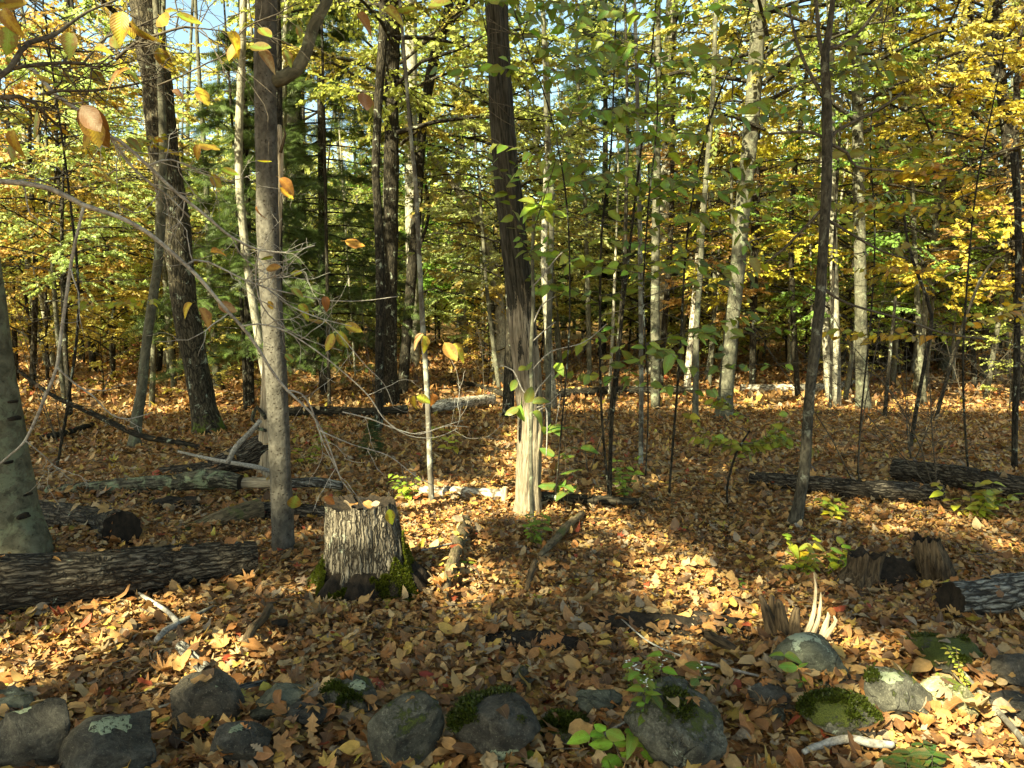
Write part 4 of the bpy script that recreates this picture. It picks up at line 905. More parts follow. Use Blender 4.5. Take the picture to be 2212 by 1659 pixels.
log_px('mossy_limb', 'decayed mossy limb lying towards the viewer just right of the stump', 'branch', [(1006, 1122, 22), (994, 1162, 27), (980, 1207, 26), (968, 1250, 20), (962, 1290, 9)], 'bark_mossylog', 16, .25, 4, .22, .03, ends=None)
log_px('rotten_stick', 'short furrowed stick lying below the central trunk', 'stick', [(1156, 1212, 12), (1146, 1240, 15), (1138, 1272, 10)], 'wood_brown', 10, .15, 3, .1, .03, ends=None)
log_px('rotten_branch', 'dark rotting branch right of the central trunk foot', 'branch', [(1258, 1108, 12), (1222, 1140, 20), (1190, 1175, 18), (1165, 1200, 10)], 'bark_mossylog', 10, .15, 3, .15, .03, ends=None)
log_px('fallen_pole', 'long dark pole lying slanted across the left behind the leaning sapling', 'branch', [(40, 800, 8), (110, 852, 9), (200, 893, 12), (300, 940, 13), (380, 955, 13), (455, 972, 10)], 'bark_dark', 10, .1, 3, .1, .1, ends=None, Ys=[9.5, 9.4, 9.3, 9.2, 9.2, 9.2])
log_px('fallen_branch', 'short dark branch on the floor left of the slanted pole', 'branch', [(88, 946, 12), (140, 935, 15), (200, 916, 10)], 'bark_dark', 10, .1, 3, .1, .08, ends=None)
log_px('fallen_branch', 'curved dark branch arching behind the central trunk on its left', 'branch', [(975, 826, 9), (1030, 832, 12), (1070, 845, 13), (1100, 856, 12)], 'bark_dark', 10, .1, 3, .1, .1, ends=None)
log_px('thin_pole', 'pale thin pole lying in front of the flat grey log', 'branch', [(384, 975, 5), (430, 986, 7), (485, 997, 9), (560, 1010, 11), (590, 1020, 9)], 'twig_pale', 8, .1, 2, .05, .1, ends=None, Ys=[7.3, 7.3, 7.2, 7.1, 7.1])
log_px('broken_branch', 'broken grey branch leaning up towards the dead snag', 'branch', [(492, 1000, 12), (510, 965, 12), (540, 935, 12), (562, 908, 9)], 'twig_pale', 8, .1, 2, .1, .06, ends=None, Ys=[6.9, 6.9, 6.9, 6.9])
log_px('forked_stick', 'pale lichened stick with a fork lying in the leaves at lower left', 'stick', [(338, 1382, 12), (360, 1360, 14), (382, 1346, 14), (362, 1322, 10), (330, 1300, 9), (290, 1278, 8), (245, 1258, 5), (215, 1242, 3)], 'twig_pale', 10, .08, 2, .1, .02, ends=None)
log_px('stick', 'dark side arm of the forked stick at lower left', 'stick', [(384, 1345, 12), (420, 1330, 11), (462, 1308, 5)], 'bark_lichen', 8, .08, 2, .1, .02, ends=None)
log_px('bark_slab', 'grey slab of bark lying above the domed brown stone', 'bark', [(390, 1396, 24), (415, 1420, 28), (447, 1450, 26)], 'bark_silver', 14, .25, 4, .1, .02)
log_px('stick', 'thin grey stick behind the stones at lower left', 'stick', [(280, 1545, 5), (330, 1532, 7), (372, 1520, 9)], 'bark_silver', 8, .1, 2, .1, .02, ends=None)
log_px('stick', 'small broken grey stick between the domed stone and the flat one', 'stick', [(512, 1488, 14), (540, 1480, 14), (575, 1472, 8)], 'bark_silver', 10, .2, 2, .15, .02, ends='wood_pale')
log_px('root_stick', 'frayed dark root lying in the leaves below the pitted trunk', 'stick', [(582, 1310, 16), (570, 1335, 18), (545, 1360, 22), (530, 1390, 16)], 'wood_brown', 12, .35, 4, .25, .02, ends=None)
log_px('rotten_chunk', 'small dark chunk of rotten wood below the pitted trunk', 'stick', [(588, 1350, 20), (620, 1345, 16)], 'wood_dark', 12, .35, 4, .25, .02, ends=None)
log_px('rotten_chunk', 'dark lump of decayed wood in front of the splintered snag', 'stick', [(1530, 1372, 22), (1560, 1388, 28), (1590, 1402, 14)], 'wood_brown', 12, .35, 4, .25, .02, ends=None)
log_px('grey_stick', 'knobby grey stick lying at the bottom right between the stones', 'stick', [(1735, 1625, 12), (1765, 1612, 16), (1805, 1600, 18), (1840, 1596, 20), (1890, 1606, 20), (1930, 1608, 14)], 'twig_pale', 14, .12, 2, .22, .015, ends=None)
log_px('grey_stick', 'long grey stick at the right edge running down past the sunlit leaves', 'stick', [(1990, 1375, 4), (2040, 1410, 7), (2090, 1465, 11), (2140, 1520, 13), (2190, 1575, 14), (2225, 1620, 14)], 'bark_lichen', 10, .1, 2, .12, .02, ends=None, lift=.02)
log_px('stick', 'thin stick lying from the plain left of the big grey stone', 'stick', [(1335, 1330, 3), (1400, 1385, 4), (1480, 1420, 5), (1550, 1438, 7), (1630, 1458, 6), (1690, 1470, 4)], 'twig_pale', 8, .1, 2, .1, .02, ends=None)
log_px('stick', 'thin grey stick poking up left of the leafy plant at the bottom', 'stick', [(1280, 1610, 8), (1310, 1585, 9), (1350, 1560, 5), (1375, 1552, 3)], 'twig_pale', 8, .1, 2, .1, .02, ends=None)
log_px('stick', 'thin pale stick crossing the sunlit patch right of the stump', 'stick', [(905, 1190, 3), (960, 1178, 5), (1010, 1166, 3)], 'twig_pale', 6, .1, 2, .1, .02, ends=None)

# dark humus mounds
def mound(px, py, a, b, h, label):
    c = G(px, py); r = np.random.default_rng(int(px)); n = 26; 
    u, v = np.meshgrid(np.linspace(-1, 1, n), np.linspace(-1, 1, n)); d = np.hypot(u, v); z = h * np.clip(1 - d * d, -.3, 1) * (1 + .7 * fbm(np.stack([u * 3, v * 3, 0*u + px], -1), 3)) 
    V = np.stack([u * a, v * b, z], -1).reshape(-1, 3); i = np.arange(n-1)[:, None]; j = np.arange(n-1)[None]
    Q = np.stack([i*n + j, i*n + j+1, (i+1)*n + j+1, (i+1)*n + j], -1).reshape(-1, 4)
    for _ in range(int(260 * a * b / .03)):
        LEAFSPOTS.append(np.array([c[0] + r.normal(0, a * .8), c[1] + r.normal(0, b * .8), c[2] + r.uniform(.01, .05)])) if r.random() < .12 else None
    tag(link('humus_mound', mesh_np('humus_mound', V, Q), M['soil'], loc=c), label, 'soil mound')
mound(1140, 1385, .30, .10, .045, 'low black humus hump in the leaves below the central trunk')
mound(1400, 1350, .34, .12, .055, 'black humus hump with twigs left of the splintered snag')
mound(1520, 1345, .22, .10, .05, 'small black humus hump between the long one and the splintered snag')
mound(1925, 1250, .26, .16, .13, 'black rotten mound between the two decayed stumps at the right')
mound(365, 1094, .28, .18, .06, 'black rotten heap in the shade under the lichen covered log')

# ------------------------------------------------------------------ stumps
def jag_stump(name, label, prof, mat, jag, seed, base, Y, sides=44, rows=22, tilt=0, open_top='wood_dark', cat='tree stump', furrow=.12, ry=.9):
    """prof: list of (height_px_above_base, half_width_px, centre_px_offset)"""
    r = np.random.default_rng(seed); k = pxm(Y); c0 = P(base[0], base[1], Y); hs = np.array([p[0] for p in prof]) * k; ws = np.array([p[1] for p in prof]) * k; cs = np.array([p[2] for p in prof]) * k
    th = np.linspace(0, 2*np.pi, sides, endpoint=False); V = []; top = hs[-1]
    jg = jag * k * (noise3(np.stack([np.cos(th) * 2.2, np.sin(th) * 2.2, 0*th + seed], -1)) + .6 * noise3(np.stack([np.cos(th) * 7, np.sin(th) * 7, 0*th + seed], -1)))
    for i in range(rows):
        f = i / (rows - 1); h = f * (top + jg); w = np.interp(h, hs, ws); cx = np.interp(h, hs, cs)
        rr = 1 + furrow * (np.abs(noise3(np.stack([np.cos(th) * 6, np.sin(th) * 6, h * 3 + seed], -1))) * 1.2 + .5 * np.abs(noise3(np.stack([np.cos(th) * 15, np.sin(th) * 15, h * 5 + seed], -1))) - .5)
        lob = 1 + .16 * np.cos(th * 5 + seed) * (1 - f) ** 3 + .10 * np.cos(th * 3 + 2*seed) * (1 - f) ** 2
        V.append(np.stack([cx + np.cos(th) * w * rr * lob, np.sin(th) * w * rr * lob * ry, h], -1))
    lid0 = V[-1].copy(); cen = lid0.mean(0)
    ring2 = cen + (lid0 - cen) * [.86, .86, 1]; ring2[:, 2] = lid0[:, 2] - .006 - .02 * r.random(sides)
    ring3 = cen + (lid0 - cen) * [.5, .5, .8]; ring3[:, 2] -= .03
    A = np.vstack(V); i = np.arange(rows - 1)[:, None]; j = np.arange(sides)[None]; j2 = (j + 1) % sides
    Q = np.stack([i*sides + j, i*sides + j2, (i+1)*sides + j2, (i+1)*sides + j], -1).reshape(-1, 4)
    t = thing(name, label, cat, c0); t.rotation_euler.y = tilt
    link('stump_body', mesh_np('stump_body', A, Q), M[mat], t)
    B = np.vstack([lid0, ring2, ring3, [cen - [0, 0, .035]]]); j = np.arange(sides); jn = (j+1) % sides
    Q2 = np.vstack([np.stack([j + a*sides, jn + a*sides, jn + (a+1)*sides, j + (a+1)*sides], -1) for a in (0, 1)]); T2 = np.stack([j + 2*sides, jn + 2*sides, np.full(sides, 3*sides)], -1)
    link('cut_top', mesh_np('cut_top', B, [Q2, T2]), M[open_top], t)
    return t, c0, k, cen
st, sc0, sk, scen = jag_stump('cut_stump', 'large cut stump with grey ridged bark and a mossy foot in the left middle', [(0, 108, 4), (25, 99, 3), (60, 88, 1), (110, 80, -3), (160, 77, -8), (192, 77, -11)], 'wood_stump', 7, 4, (792, 1268), G(790, 1290, .03)[1] + .22, 160, 44, furrow=.13)
st.rotation_euler.y = 0
def moss_ring():
    r = np.random.default_rng(3); b = Bag(); n = 26000
    th = r.uniform(0, 2*np.pi, n); h = r.uniform(0, 1, n); k = sk
    right = sstep(-.2, .9, np.cos(th - .0)); left = sstep(.5, 1.0, np.cos(th - math.pi))
    hm = (24 + 66 * right + 50 * left) * k * (.65 + .7 * np.abs(noise3(np.stack([np.cos(th) * 4, np.sin(th) * 4, 0*th], -1)) + .3))
    hh = h * hm; w = np.interp(hh / k, [0, 25, 60, 110], [124, 112, 94, 82]) * k; lob = 1 + .16 * np.cos(th * 5 + 4) * (1 - hh / (196*k)) ** 3 + .10 * np.cos(th * 3 + 8) * (1 - hh / (196*k)) ** 2
    pos = np.stack([np.cos(th) * w * lob + 3*k, np.sin(th) * w * lob * .9, hh + .004], -1)
    out = np.stack([np.cos(th), np.sin(th), 0*th + .8], -1) + r.normal(0, .5, (n, 3))
    scatter(b, LEAF2, pos, out, r.normal(0, 1, (n, 3)), r.uniform(.008, .02, n), r.uniform(0, 1, n), r)
    o = link('moss', b.mesh('moss'), M['leaf'], st, color=(.11, .125, .016)); o['kind'] = 'stuff'
moss_ring()
def wet_foot():
    m = Bag(); v, q, tr = tube([(.01, 0, -.03), (.01, 0, .05), (.01, 0, .10), (.01, 0, .15)], [.345, .335, .30, .24], 80, None, .35, 5, .15, 3, cap=False); 
    o = link('rotten_foot', mesh_np('rotten_foot', v * [1, .93, 1], [q]), M['wood_dark'], st)
wet_foot()
for (x, z) in ((-.1, 0), (.02, .01), (.12, .0), (-.02, -.03)): LEAFSPOTS.append(sc0 + np.array([scen[0] + x, scen[1] + z - .02, scen[2] - .005]))
jag_stump('rotten_stump', 'decayed brown stump with a spreading foot behind the yellow leaved seedling', [(0, 60, -18), (15, 48, -12), (45, 35, 2), (80, 34, 8)], 'wood_brown', 10, 9, (1862, 1272), G(1862, 1275)[1] + .1, 60, 24, furrow=.35)
jag_stump('rotten_stump', 'dark leaning decayed stump beside the grey white log', [(0, 36, 16), (30, 34, 8), (70, 32, -4), (98, 27, -14)], 'wood_brown', 12, 14, (2010, 1262), G(2010, 1268)[1] + .1, 60, 24, tilt=0, furrow=.35)
def spikes(name, label, arr, mat, cat='splintered snag', gy=1392):
    Y = G(1700, gy)[1]; k = pxm(Y); t = None
    for pts in arr:
        W = np.array([P(x, y, Y + dy) for x, y, w, dy in pts]); R = [w * k / 2 for _, _, w, _ in pts]
        if t is None: t = thing(name, label, cat, W[0]); off = np.array(t.location)
        v, q, tr = tube(W, R, 12, .02, .3, 3, .2, pts[0][0]); link('splinter', mesh_np('splinter', v - off, [q, tr], tc=TC[0]), M[mat], t)
spikes('splintered_snag', 'dark splintered remains of a stump behind the big grey stone', [
    [(1690, 1400, 50, .05), (1668, 1360, 34, .05), (1655, 1320, 24, .05), (1642, 1286, 6, .05)], [(1680, 1395, 36, .08), (1668, 1330, 20, .08), (1666, 1285, 6, .08)],
    [(1705, 1400, 46, .02), (1690, 1350, 30, .02), (1684, 1312, 22, .02), (1680, 1294, 5, .02)], [(1715, 1395, 36, .0), (1716, 1350, 26, .0), (1720, 1312, 12, .0)], [(1700, 1402, 60, .1), (1700, 1372, 52, .1), (1694, 1345, 10, .1)]], 'wood_brown')
spikes('pale_splinters', 'thin pale sunlit splinters of wood standing right of the dark snag', [
    [(1740, 1372, 14, .0), (1752, 1345, 12, 0), (1760, 1310, 9, 0), (1762, 1270, 6, 0), (1758, 1238, 2, 0)], [(1752, 1378, 13, -.02), (1766, 1345, 9, -.02), (1772, 1310, 7, -.02), (1773, 1280, 2, -.02)],
    [(1770, 1385, 22, .0), (1780, 1360, 15, 0), (1790, 1330, 8, 0), (1788, 1322, 2, 0)], [(1780, 1380, 14, -.03), (1796, 1358, 10, -.03), (1806, 1340, 8, -.03), (1801, 1330, 3, -.03)], [(1750, 1385, 30, .03), (1760, 1360, 20, .03), (1765, 1330, 5, .03)]], 'wood_pale')

# ------------------------------------------------------------------ stones of the old wall
def ico(sub):
    import bmesh
    bm = bmesh.new(); bmesh.ops.create_icosphere(bm, subdivisions=sub, radius=1.0); V = np.array([v.co[:] for v in bm.verts]); F = np.array([[v.index for v in f.verts] for f in bm.faces]); bm.free(); return V, F
ICO5, ICO4 = ico(5), ico(4)
STONE_SPOTS = []
def stone(label, box, mat, seed, name='field_stone', skew=0., flat=.0, depth=.85, facets=7, top=None, moss=0, group='stones of the old wall'):
    x0, y0, x1, y1 = box; r = np.random.default_rng(seed); yb = min(y1, 1640)
    Yf = G((x0 + x1) / 2, y1, .02)[1]; k = pxm(Yf + .1); rx = (x1 - x0) / 2 * k; ry = rx * depth; Yc = Yf + ry * .8; k = pxm(Yc); rx = (x1 - x0) / 2 * k; ry = rx * depth
    c = P((x0 + x1) / 2, (y0 + y1) / 2 + 1, Yc); hh = (y1 - y0) / 2 * k
    cy = (c[2] - CAMZ) / -Yc; ang = math.atan(-(c[2] - CAMZ) / Yc)
    rz = math.sqrt(max((hh * 1.0) ** 2 - (ry * math.sin(ang)) ** 2 * .9, (.30 * rx) ** 2)) / math.cos(ang)
    V, F = (ICO5 if (x1 - x0) > 90 else ICO4); V = V.copy()
    # chamfer by random planes, then rough it up
    for _ in range(facets + 5):
        n = unit(r.normal(0, 1, 3) * [1, 1, .8]); d = r.uniform(.55, .86); s = V @ n; V -= np.clip(s - d, 0, None)[:, None] * n * .93
    V /= np.abs(V).max(0)
    V = V * (1 + .13 * fbm(V * 1.6 + seed, 2) + .07 * fbm(V * 4 + seed, 3) + .02 * noise3(V * 13 + seed))[:, None]
    V[:, 0] += skew * V[:, 2]; V = (V - (V.max(0) + V.min(0)) / 2) / ((V.max(0) - V.min(0)) / 2) * 1.0
    V = V * [rx, ry, rz]
    o = link(name, mesh_np(name, V, F), M[mat], loc=c); tag(o, label, 'stone', group)
    STONE_SPOTS.append((c[0], c[1], rx * .6))
    for _ in range(int(46 * rx / .15)):
        a = r.uniform(0, 2 * math.pi); q = r.uniform(.66, 1.15); x, y = c[0] + math.cos(a) * rx * q, c[1] + math.sin(a) * ry * q
        LEAFSPOTS.append(np.array([x, y, float(gh(x, y)) + r.uniform(.03, .09)]))
    for _ in range(3):
        a = r.uniform(0, 6.28); q = r.uniform(0, .55); LEAFSPOTS.append(c + np.array([math.cos(a) * rx * q, math.sin(a) * ry * q, rz * math.sqrt(1 - q * q) * .97])) if r.random() < .45 else None
    if moss:
        # real tufts of moss standing on the upper faces
        fn = unit(V / np.array([rx, ry, rz]) ** 2); msk = fbm(V * 9 + seed, 2) + fn[:, 2] * .5 + moss > .62; idx = np.where(msk)[0]
        if len(idx):
            n = min(16000, int(len(idx) * 12)); pk = r.choice(idx, n); pos = V[pk] + r.normal(0, .006, (n, 3)); b = Bag()
            scatter(b, LEAF2, pos, fn[pk] + r.normal(0, .45, (n, 3)), r.normal(0, 1, (n, 3)), r.uniform(.007, .016, n), r.uniform(0, 1, n), r)
            mo = link('moss', b.mesh('moss'), M['leaf'], o, color=(.06, .075, .012)); mo['kind'] = 'stuff'
    return o, c, (rx, ry, rz)
def lichen_patch(o, dims, centers, seed=0):
    """thin raised crusts of lichen laid over the stone; centres as unit directions"""
    me = o.data; V = np.array([v.co[:] for v in me.vertices]); F = np.array([p.vertices[:] for p in me.polygons]); U = unit(V / np.array(dims)); m = np.zeros(len(V), bool)
    for d, s in centers: m |= (np.linalg.norm(U - unit(np.array(d, float)), axis=1) + .35 * s * fbm(V * 34 + seed, 3) * 2) < s
    f = F[m[F].all(1)]
    if not len(f): return
    used = np.unique(f); mp = -np.ones(len(V), int); mp[used] = np.arange(len(used))
    W = V[used] * 1.0 + unit(V[used] / np.array(dims) ** 2) * (.0025 + .0015 * noise3(V[used] * 90)[:, None])
    link('lichen', mesh_np('lichen', W, mp[f]), M['lichen'], o)
S = stone
S('pale grey stone behind the darkest one in the lower left corner', (-60, 1488, 78, 1572), 'stone_green', 1)
o, c, d = S('large dark smooth stone filling the lower left corner', (-14, 1512, 166, 1690), 'stone_dark', 2, depth=.8, facets=4); lichen_patch(o, d, [((-.25, -.2, 1), .22)], 2)
o, c, d = S('big dark cracked stone with pale green lichen on top at lower left', (120, 1546, 346, 1720), 'stone_dark', 3, skew=.15, facets=6); lichen_patch(o, d, [((.0, -.15, 1), .28), ((.35, .15, 1), .25), ((-.1, .2, 1), .2)], 3)
o, c, d = S('smooth domed brown stone behind the lichen capped one', (367, 1450, 529, 1584), 'stone_brown', 4, depth=.75, facets=3); lichen_patch(o, d, [((.35, -.5, .7), .09)], 4)
o, c, d = S('small dark speckled stone with one lichen spot below the domed brown one', (455, 1562, 592, 1658), 'stone_dark', 5); lichen_patch(o, d, [((-.15, -.1, 1), .3)], 5)
S('low flat greenish stone right of the domed brown one', (535, 1474, 673, 1562), 'stone_green', 6)
o, c, d = S('blocky stone with a bright lichen patch on its right shoulder', (681, 1456, 816, 1552), 'stone_mossy', 7, facets=9, moss=.08); lichen_patch(o, d, [((.45, -.25, .8), .36)], 7)
S('dark slab of stone low between the flat greenish and the blocky one', (618, 1520, 722, 1588), 'stone_dark', 8)
S('long stone slanting down to the left at the bottom centre', (780, 1510, 962, 1690), 'stone_mossy', 9, skew=.55, depth=.7, facets=8, moss=.0)
o, c, d = S('widest stone at the bottom centre with two cushions of moss', (962, 1503, 1172, 1664), 'stone_dark', 10, depth=.8, facets=7, moss=.04); lichen_patch(o, d, [((.25, -.9, -.25), .34)], 10)
S('low moss covered stone right of the widest one', (1158, 1538, 1264, 1612), 'stone_very_mossy', 11, moss=.1)
S('half buried arched stone edge above the leafy plant', (1240, 1486, 1350, 1556), 'stone_green', 12)
S('tiny moss topped stone alone in the leaves at the lower centre', (1110, 1434, 1158, 1482), 'stone_very_mossy', 13, moss=.05)
S('very dark rounded stone behind the leafy flowering plant', (1345, 1478, 1566, 1680), 'stone_mossy', 14, facets=5, moss=-.12)
S('low mossy stone above the very dark rounded one', (1470, 1450, 1562, 1502), 'stone_very_mossy', 15, moss=.2)
S('grey and black streaked stone left of the mossy wedge', (1608, 1466, 1722, 1548), 'stone_dark', 16)
o, c, d = S('big rounded grey stone in front of the splintered snag', (1658, 1363, 1832, 1478), 'stone_green', 17, depth=.8, facets=3)
S('small grey stone tucked under the big rounded grey one', (1652, 1440, 1710, 1484), 'stone_green', 18)
S('flat grey stone at the right foot of the big rounded one', (1728, 1446, 1836, 1492), 'stone_pale', 19)
S('wedge shaped mossy dark stone at the lower right', (1722, 1486, 1896, 1604), 'stone_very_mossy', 20, skew=-.3, moss=.16)
o, c, d = S('mossy stone carrying a round pale lichen disc', (1852, 1442, 2012, 1562), 'stone_mossy', 21, skew=-.4, moss=-.2); lichen_patch(o, d, [((-.25, -.3, .9), .3)], 21)
S('sunlit yellow green stone right of the lichen disc', (1985, 1458, 2112, 1552), 'stone_yellow', 22, skew=-.3, moss=.0)
S('grey stone at the right edge above the long grey stick', (2108, 1408, 2240, 1496), 'stone_brown', 23)
S('moss capped flat stone left of the grey one at the right edge', (1975, 1375, 2120, 1460), 'stone_very_mossy', 24, moss=.12)
S('small pale stone between the lichened wedge and the edge', (1640, 1520, 1700, 1560), 'stone_green', 25)
S('dark half buried stone at the lower right corner edge', (2130, 1490, 2260, 1560), 'stone_dark', 26)
S('small pale stone below the pale flat leaf', (1230, 1500, 1262, 1524), 'stone_pale', 27)
# ------------------------------------------------------------------ foreground branches, twigs and big leaves
BIG = [with_stalk(ovate(c, f, 9, .31, .012)) for c, f in ((.45, .35), (.2, -.25), (.8, .55), (-.3, .3))]
BIGM = [mesh_np('leaf', t[0], t[1], t[2], np.full(len(t[0]), v)) for t in BIG for v in (.2, .5, .8)]
BIGN, BIGT = [], []
for a in BIGM:
    b2 = a.copy(); a.materials.append(M['leaf_near']); BIGN.append(a); b2.materials.append(M['leaf_turning']); BIGT.append(b2)
SMALL = []
for t in LEAF6:
    for v in (.2, .5, .8):
        q = with_stalk(t); a = mesh_np('leaf', q[0], q[1], q[2], np.full(len(q[0]), v)); a.materials.append(M['leaf_near']); SMALL.append(a)
from mathutils import Matrix
def leaf_obj(parent, pos, d, nrm, size, col, meshes, r, name='leaf', jit=.15):
    D = unit(np.array(d, float)); N0 = np.array(nrm, float); X = unit(np.cross(D, N0)); N = np.cross(X, D)
    o = bpy.data.objects.new(name, meshes[r.integers(len(meshes))]); COL.objects.link(o); o.parent = parent
    off = np.array(parent.location) if parent is not None else np.zeros(3); p = pos - off
    mt = Matrix(((X[0]*size, D[0]*size, N[0]*size, p[0]), (X[1]*size, D[1]*size, N[1]*size, p[1]), (X[2]*size, D[2]*size, N[2]*size, p[2]), (0, 0, 0, 1)))
    o.matrix_local = mt; c = np.clip(np.array(col) * r.uniform(1 - jit, 1 + jit, 3), 0, 1); o.color = (*c, 1); return o
def wiggle(r, p, d, L, n=7, curl=.25, up=0.):
    pts = [p]; d = unit(np.array(d, float))
    for _ in range(n):
        d = unit(d + r.normal(0, curl, 3) * [1, .6, 1] + [0, 0, up]); pts.append(pts[-1] + d * L / n)
    return np.array(pts)
def branch_thing(name, label, Y, main, mat='twig_pale', subs=(), rtwigs=0, tl=.3, seed=1, dY=0., cat='branch', twr=.0016, group=None, tdir=None):
    r = np.random.default_rng(seed); k = pxm(Y)
    W0 = P(main[0][0], main[0][1], Y); t = thing(name, label, cat, W0, group); allp = []
    _, W, R = limb_px(t, main, Y, mat, 'main_stem', 8, dY, .04, .06); allp.append((np.array(W), R))
    for i, s in enumerate(subs):
        _, W, R = limb_px(t, s, Y + dY * .5 + r.normal(0, .03), mat, 'side_branch', 6, dY * .4, .03, .06); allp.append((np.array(W), R))
    b = Bag(); tips = []
    for i in range(rtwigs):
        W, R = allp[r.integers(len(allp))]; j = r.integers(0, len(W) - 1); u = r.random(); p = W[j] * (1-u) + W[j+1] * u; ax = unit(W[j+1] - W[j])
        s = 1 if r.random() < .5 else -1; pr = np.array([-ax[2], r.normal(0, .4), ax[0]]) * s
        d = ax * r.uniform(.4, 1.2) + pr if tdir is None else np.array(tdir) + r.normal(0, .4, 3)
        L = tl * r.uniform(.4, 1.3); pts = wiggle(r, p, d, L, 8, .22); rad = np.linspace(min(R[j] * .6, twr * 1.5), twr * .4, len(pts)); v, q, tr = tube(pts, rad, 5, None); b.add(v, q, tr); tips.append((pts[-1], pts[-1] - pts[-3]))
        for _ in range(r.integers(1, 4)):
            m = r.integers(2, len(pts) - 1); d2 = unit(pts[m] - pts[m-1]) + r.normal(0, .7, 3); p2 = wiggle(r, pts[m], d2, L * r.uniform(.2, .5), 5, .25); v, q, tr = tube(p2, np.linspace(rad[m] * .8, twr * .3, len(p2)), 4, None); b.add(v, q, tr); tips.append((p2[-1], p2[-1] - p2[-2]))
    if b.n:
        o = link('twig', b.mesh('twig', t.location), M[mat], t); o['kind'] = 'stuff'
    return t, tips
BR, PK, OCH, GRN = (.27, .12, .035), (.40, .24, .13), (.60, .43, .06), (.26, .34, .06)
rf = np.random.default_rng(55)
def px_leaf(t, x, y, Y, L, ang, col, meshes=BIGT, face=None, tip=.0):
    """leaf with its base at the pixel, pointing at ang degrees (0 right, 90 up) in the picture"""
    k = pxm(Y); L = L * .86; a = math.radians(ang); p = P(x, y, Y); d = np.array([math.cos(a), tip + rf.normal(0, .25), math.sin(a)])
    n = face if face is not None else (rf.normal(0, .4), -.7 + rf.normal(0, .25), .65)
    return leaf_obj(t, p, d, n, L * k / math.hypot(1, 0), col, meshes, rf)
ba, tipsA = branch_thing('beech_branch', 'long bare grey branch sweeping from the left edge down to the stump', 2.0,
   [(-30, 390, 12), (40, 395, 12), (110, 408, 12), (180, 443, 11), (253, 467, 10), (320, 503, 10), (380, 553, 9), (433, 603, 9), (483, 663, 8), (520, 703, 8), (555, 748, 8), (585, 798, 7), (620, 843, 7), (670, 890, 6), (705, 950, 5), (737, 1036, 4), (762, 1066, 2)],
   subs=[[(180, 447, 6), (168, 500, 6), (155, 560, 7), (142, 650, 7), (132, 720, 7), (122, 795, 7), (100, 850, 7), (80, 900, 7), (52, 955, 6), (25, 980, 5), (-10, 1010, 5)],
         [(122, 792, 4), (160, 828, 4), (200, 855, 4), (240, 895, 3), (280, 905, 2.5), (330, 890, 2)], [(55, 952, 3), (95, 985, 3), (120, 1010, 3), (152, 1036, 2)],
         [(403, 573, 5), (420, 562, 5), (450, 566, 4.5), (530, 605, 4), (575, 622, 4), (610, 650, 3.5), (650, 672, 3), (700, 690, 2.5), (760, 705, 2)],
         [(575, 622, 3), (620, 632, 3), (700, 648, 2.5), (780, 650, 2), (860, 640, 1.5)], [(520, 705, 4), (560, 700, 4), (610, 712, 4), (650, 735, 3.5), (700, 770, 3.5), (760, 820, 3), (800, 860, 3), (830, 905, 3), (880, 940, 2.5), (940, 945, 2), (990, 925, 1.5)],
         [(620, 843, 4), (650, 850, 4), (672, 880, 4), (685, 920, 3.5), (700, 960, 3), (720, 1000, 3), (740, 1040, 2)], [(700, 690, 2), (740, 730, 2), (790, 790, 2), (830, 830, 2), (850, 880, 1.5)],
         [(560, 540, 3.5), (552, 590, 3.5), (558, 640, 3.5), (580, 680, 3), (620, 712, 3), (680, 740, 2.5), (740, 758, 2)], [(690, 930, 3), (760, 960, 3), (840, 985, 2.5), (900, 1030, 2), (960, 1060, 1.5)],
         [(740, 890, 3), (800, 905, 3), (850, 925, 2.6), (905, 938, 2.2), (960, 920, 2), (1000, 908, 1.2)]],
   rtwigs=46, tl=.20, seed=3, dY=.5)
bb, tipsB = branch_thing('beech_branch', 'bare grey branch crossing from the upper left past the pitted trunk', 2.2,
   [(20, 130, 8), (70, 150, 8), (120, 205, 9), (180, 245, 9), (225, 288, 8), (260, 305, 8), (320, 358, 8), (380, 415, 8), (440, 462, 7), (500, 512, 7), (560, 540, 6), (620, 545, 4), (680, 530, 3)],
   subs=[[(230, 285, 5), (280, 355, 5), (330, 400, 5), (360, 420, 4), (410, 470, 4)], [(320, 358, 4), (370, 345, 4), (440, 375, 3), (500, 390, 2), (560, 372, 2)], [(500, 512, 3), (530, 560, 3), (600, 600, 2.6), (660, 580, 2)]],
   rtwigs=40, tl=.20, seed=4, dY=.5)
bc, tipsC = branch_thing('beech_branch', 'dark upper branch with turning leaves spreading from the top left corner', 1.7,
   [(-20, 178, 12), (20, 150, 12), (45, 110, 11), (65, 92, 10), (110, 80, 9), (150, 52, 8), (190, 25, 6), (240, 5, 5), (280, -12, 4)], 'twig_dark',
   subs=[[(0, 210, 9), (40, 208, 9), (75, 222, 8), (95, 245, 7), (130, 275, 5)], [(85, 205, 5), (130, 196, 6), (200, 196, 6), (290, 182, 5), (350, 165, 3)], [(20, 150, 8), (90, 138, 8), (180, 137, 7), (215, 150, 6)],
         [(250, 128, 6), (290, 95, 6), (340, 75, 6), (400, 58, 5), (440, 62, 3), (490, 68, 2)], [(45, 110, 6), (20, 60, 6), (10, 20, 5)], [(180, 137, 5), (230, 80, 5), (290, 60, 4), (345, 35, 3)], [(0, 150, 8), (-10, 250, 8)],
         [(340, 185, 4), (400, 160, 3.5), (450, 135, 3), (490, 115, 3), (530, 60, 3), (600, 30, 3), (640, 5, 2)], [(60, 70, 5), (150, 110, 5), (250, 105, 4), (330, 95, 3)]],
   rtwigs=110, tl=.20, seed=6, dY=.3, twr=.0014)
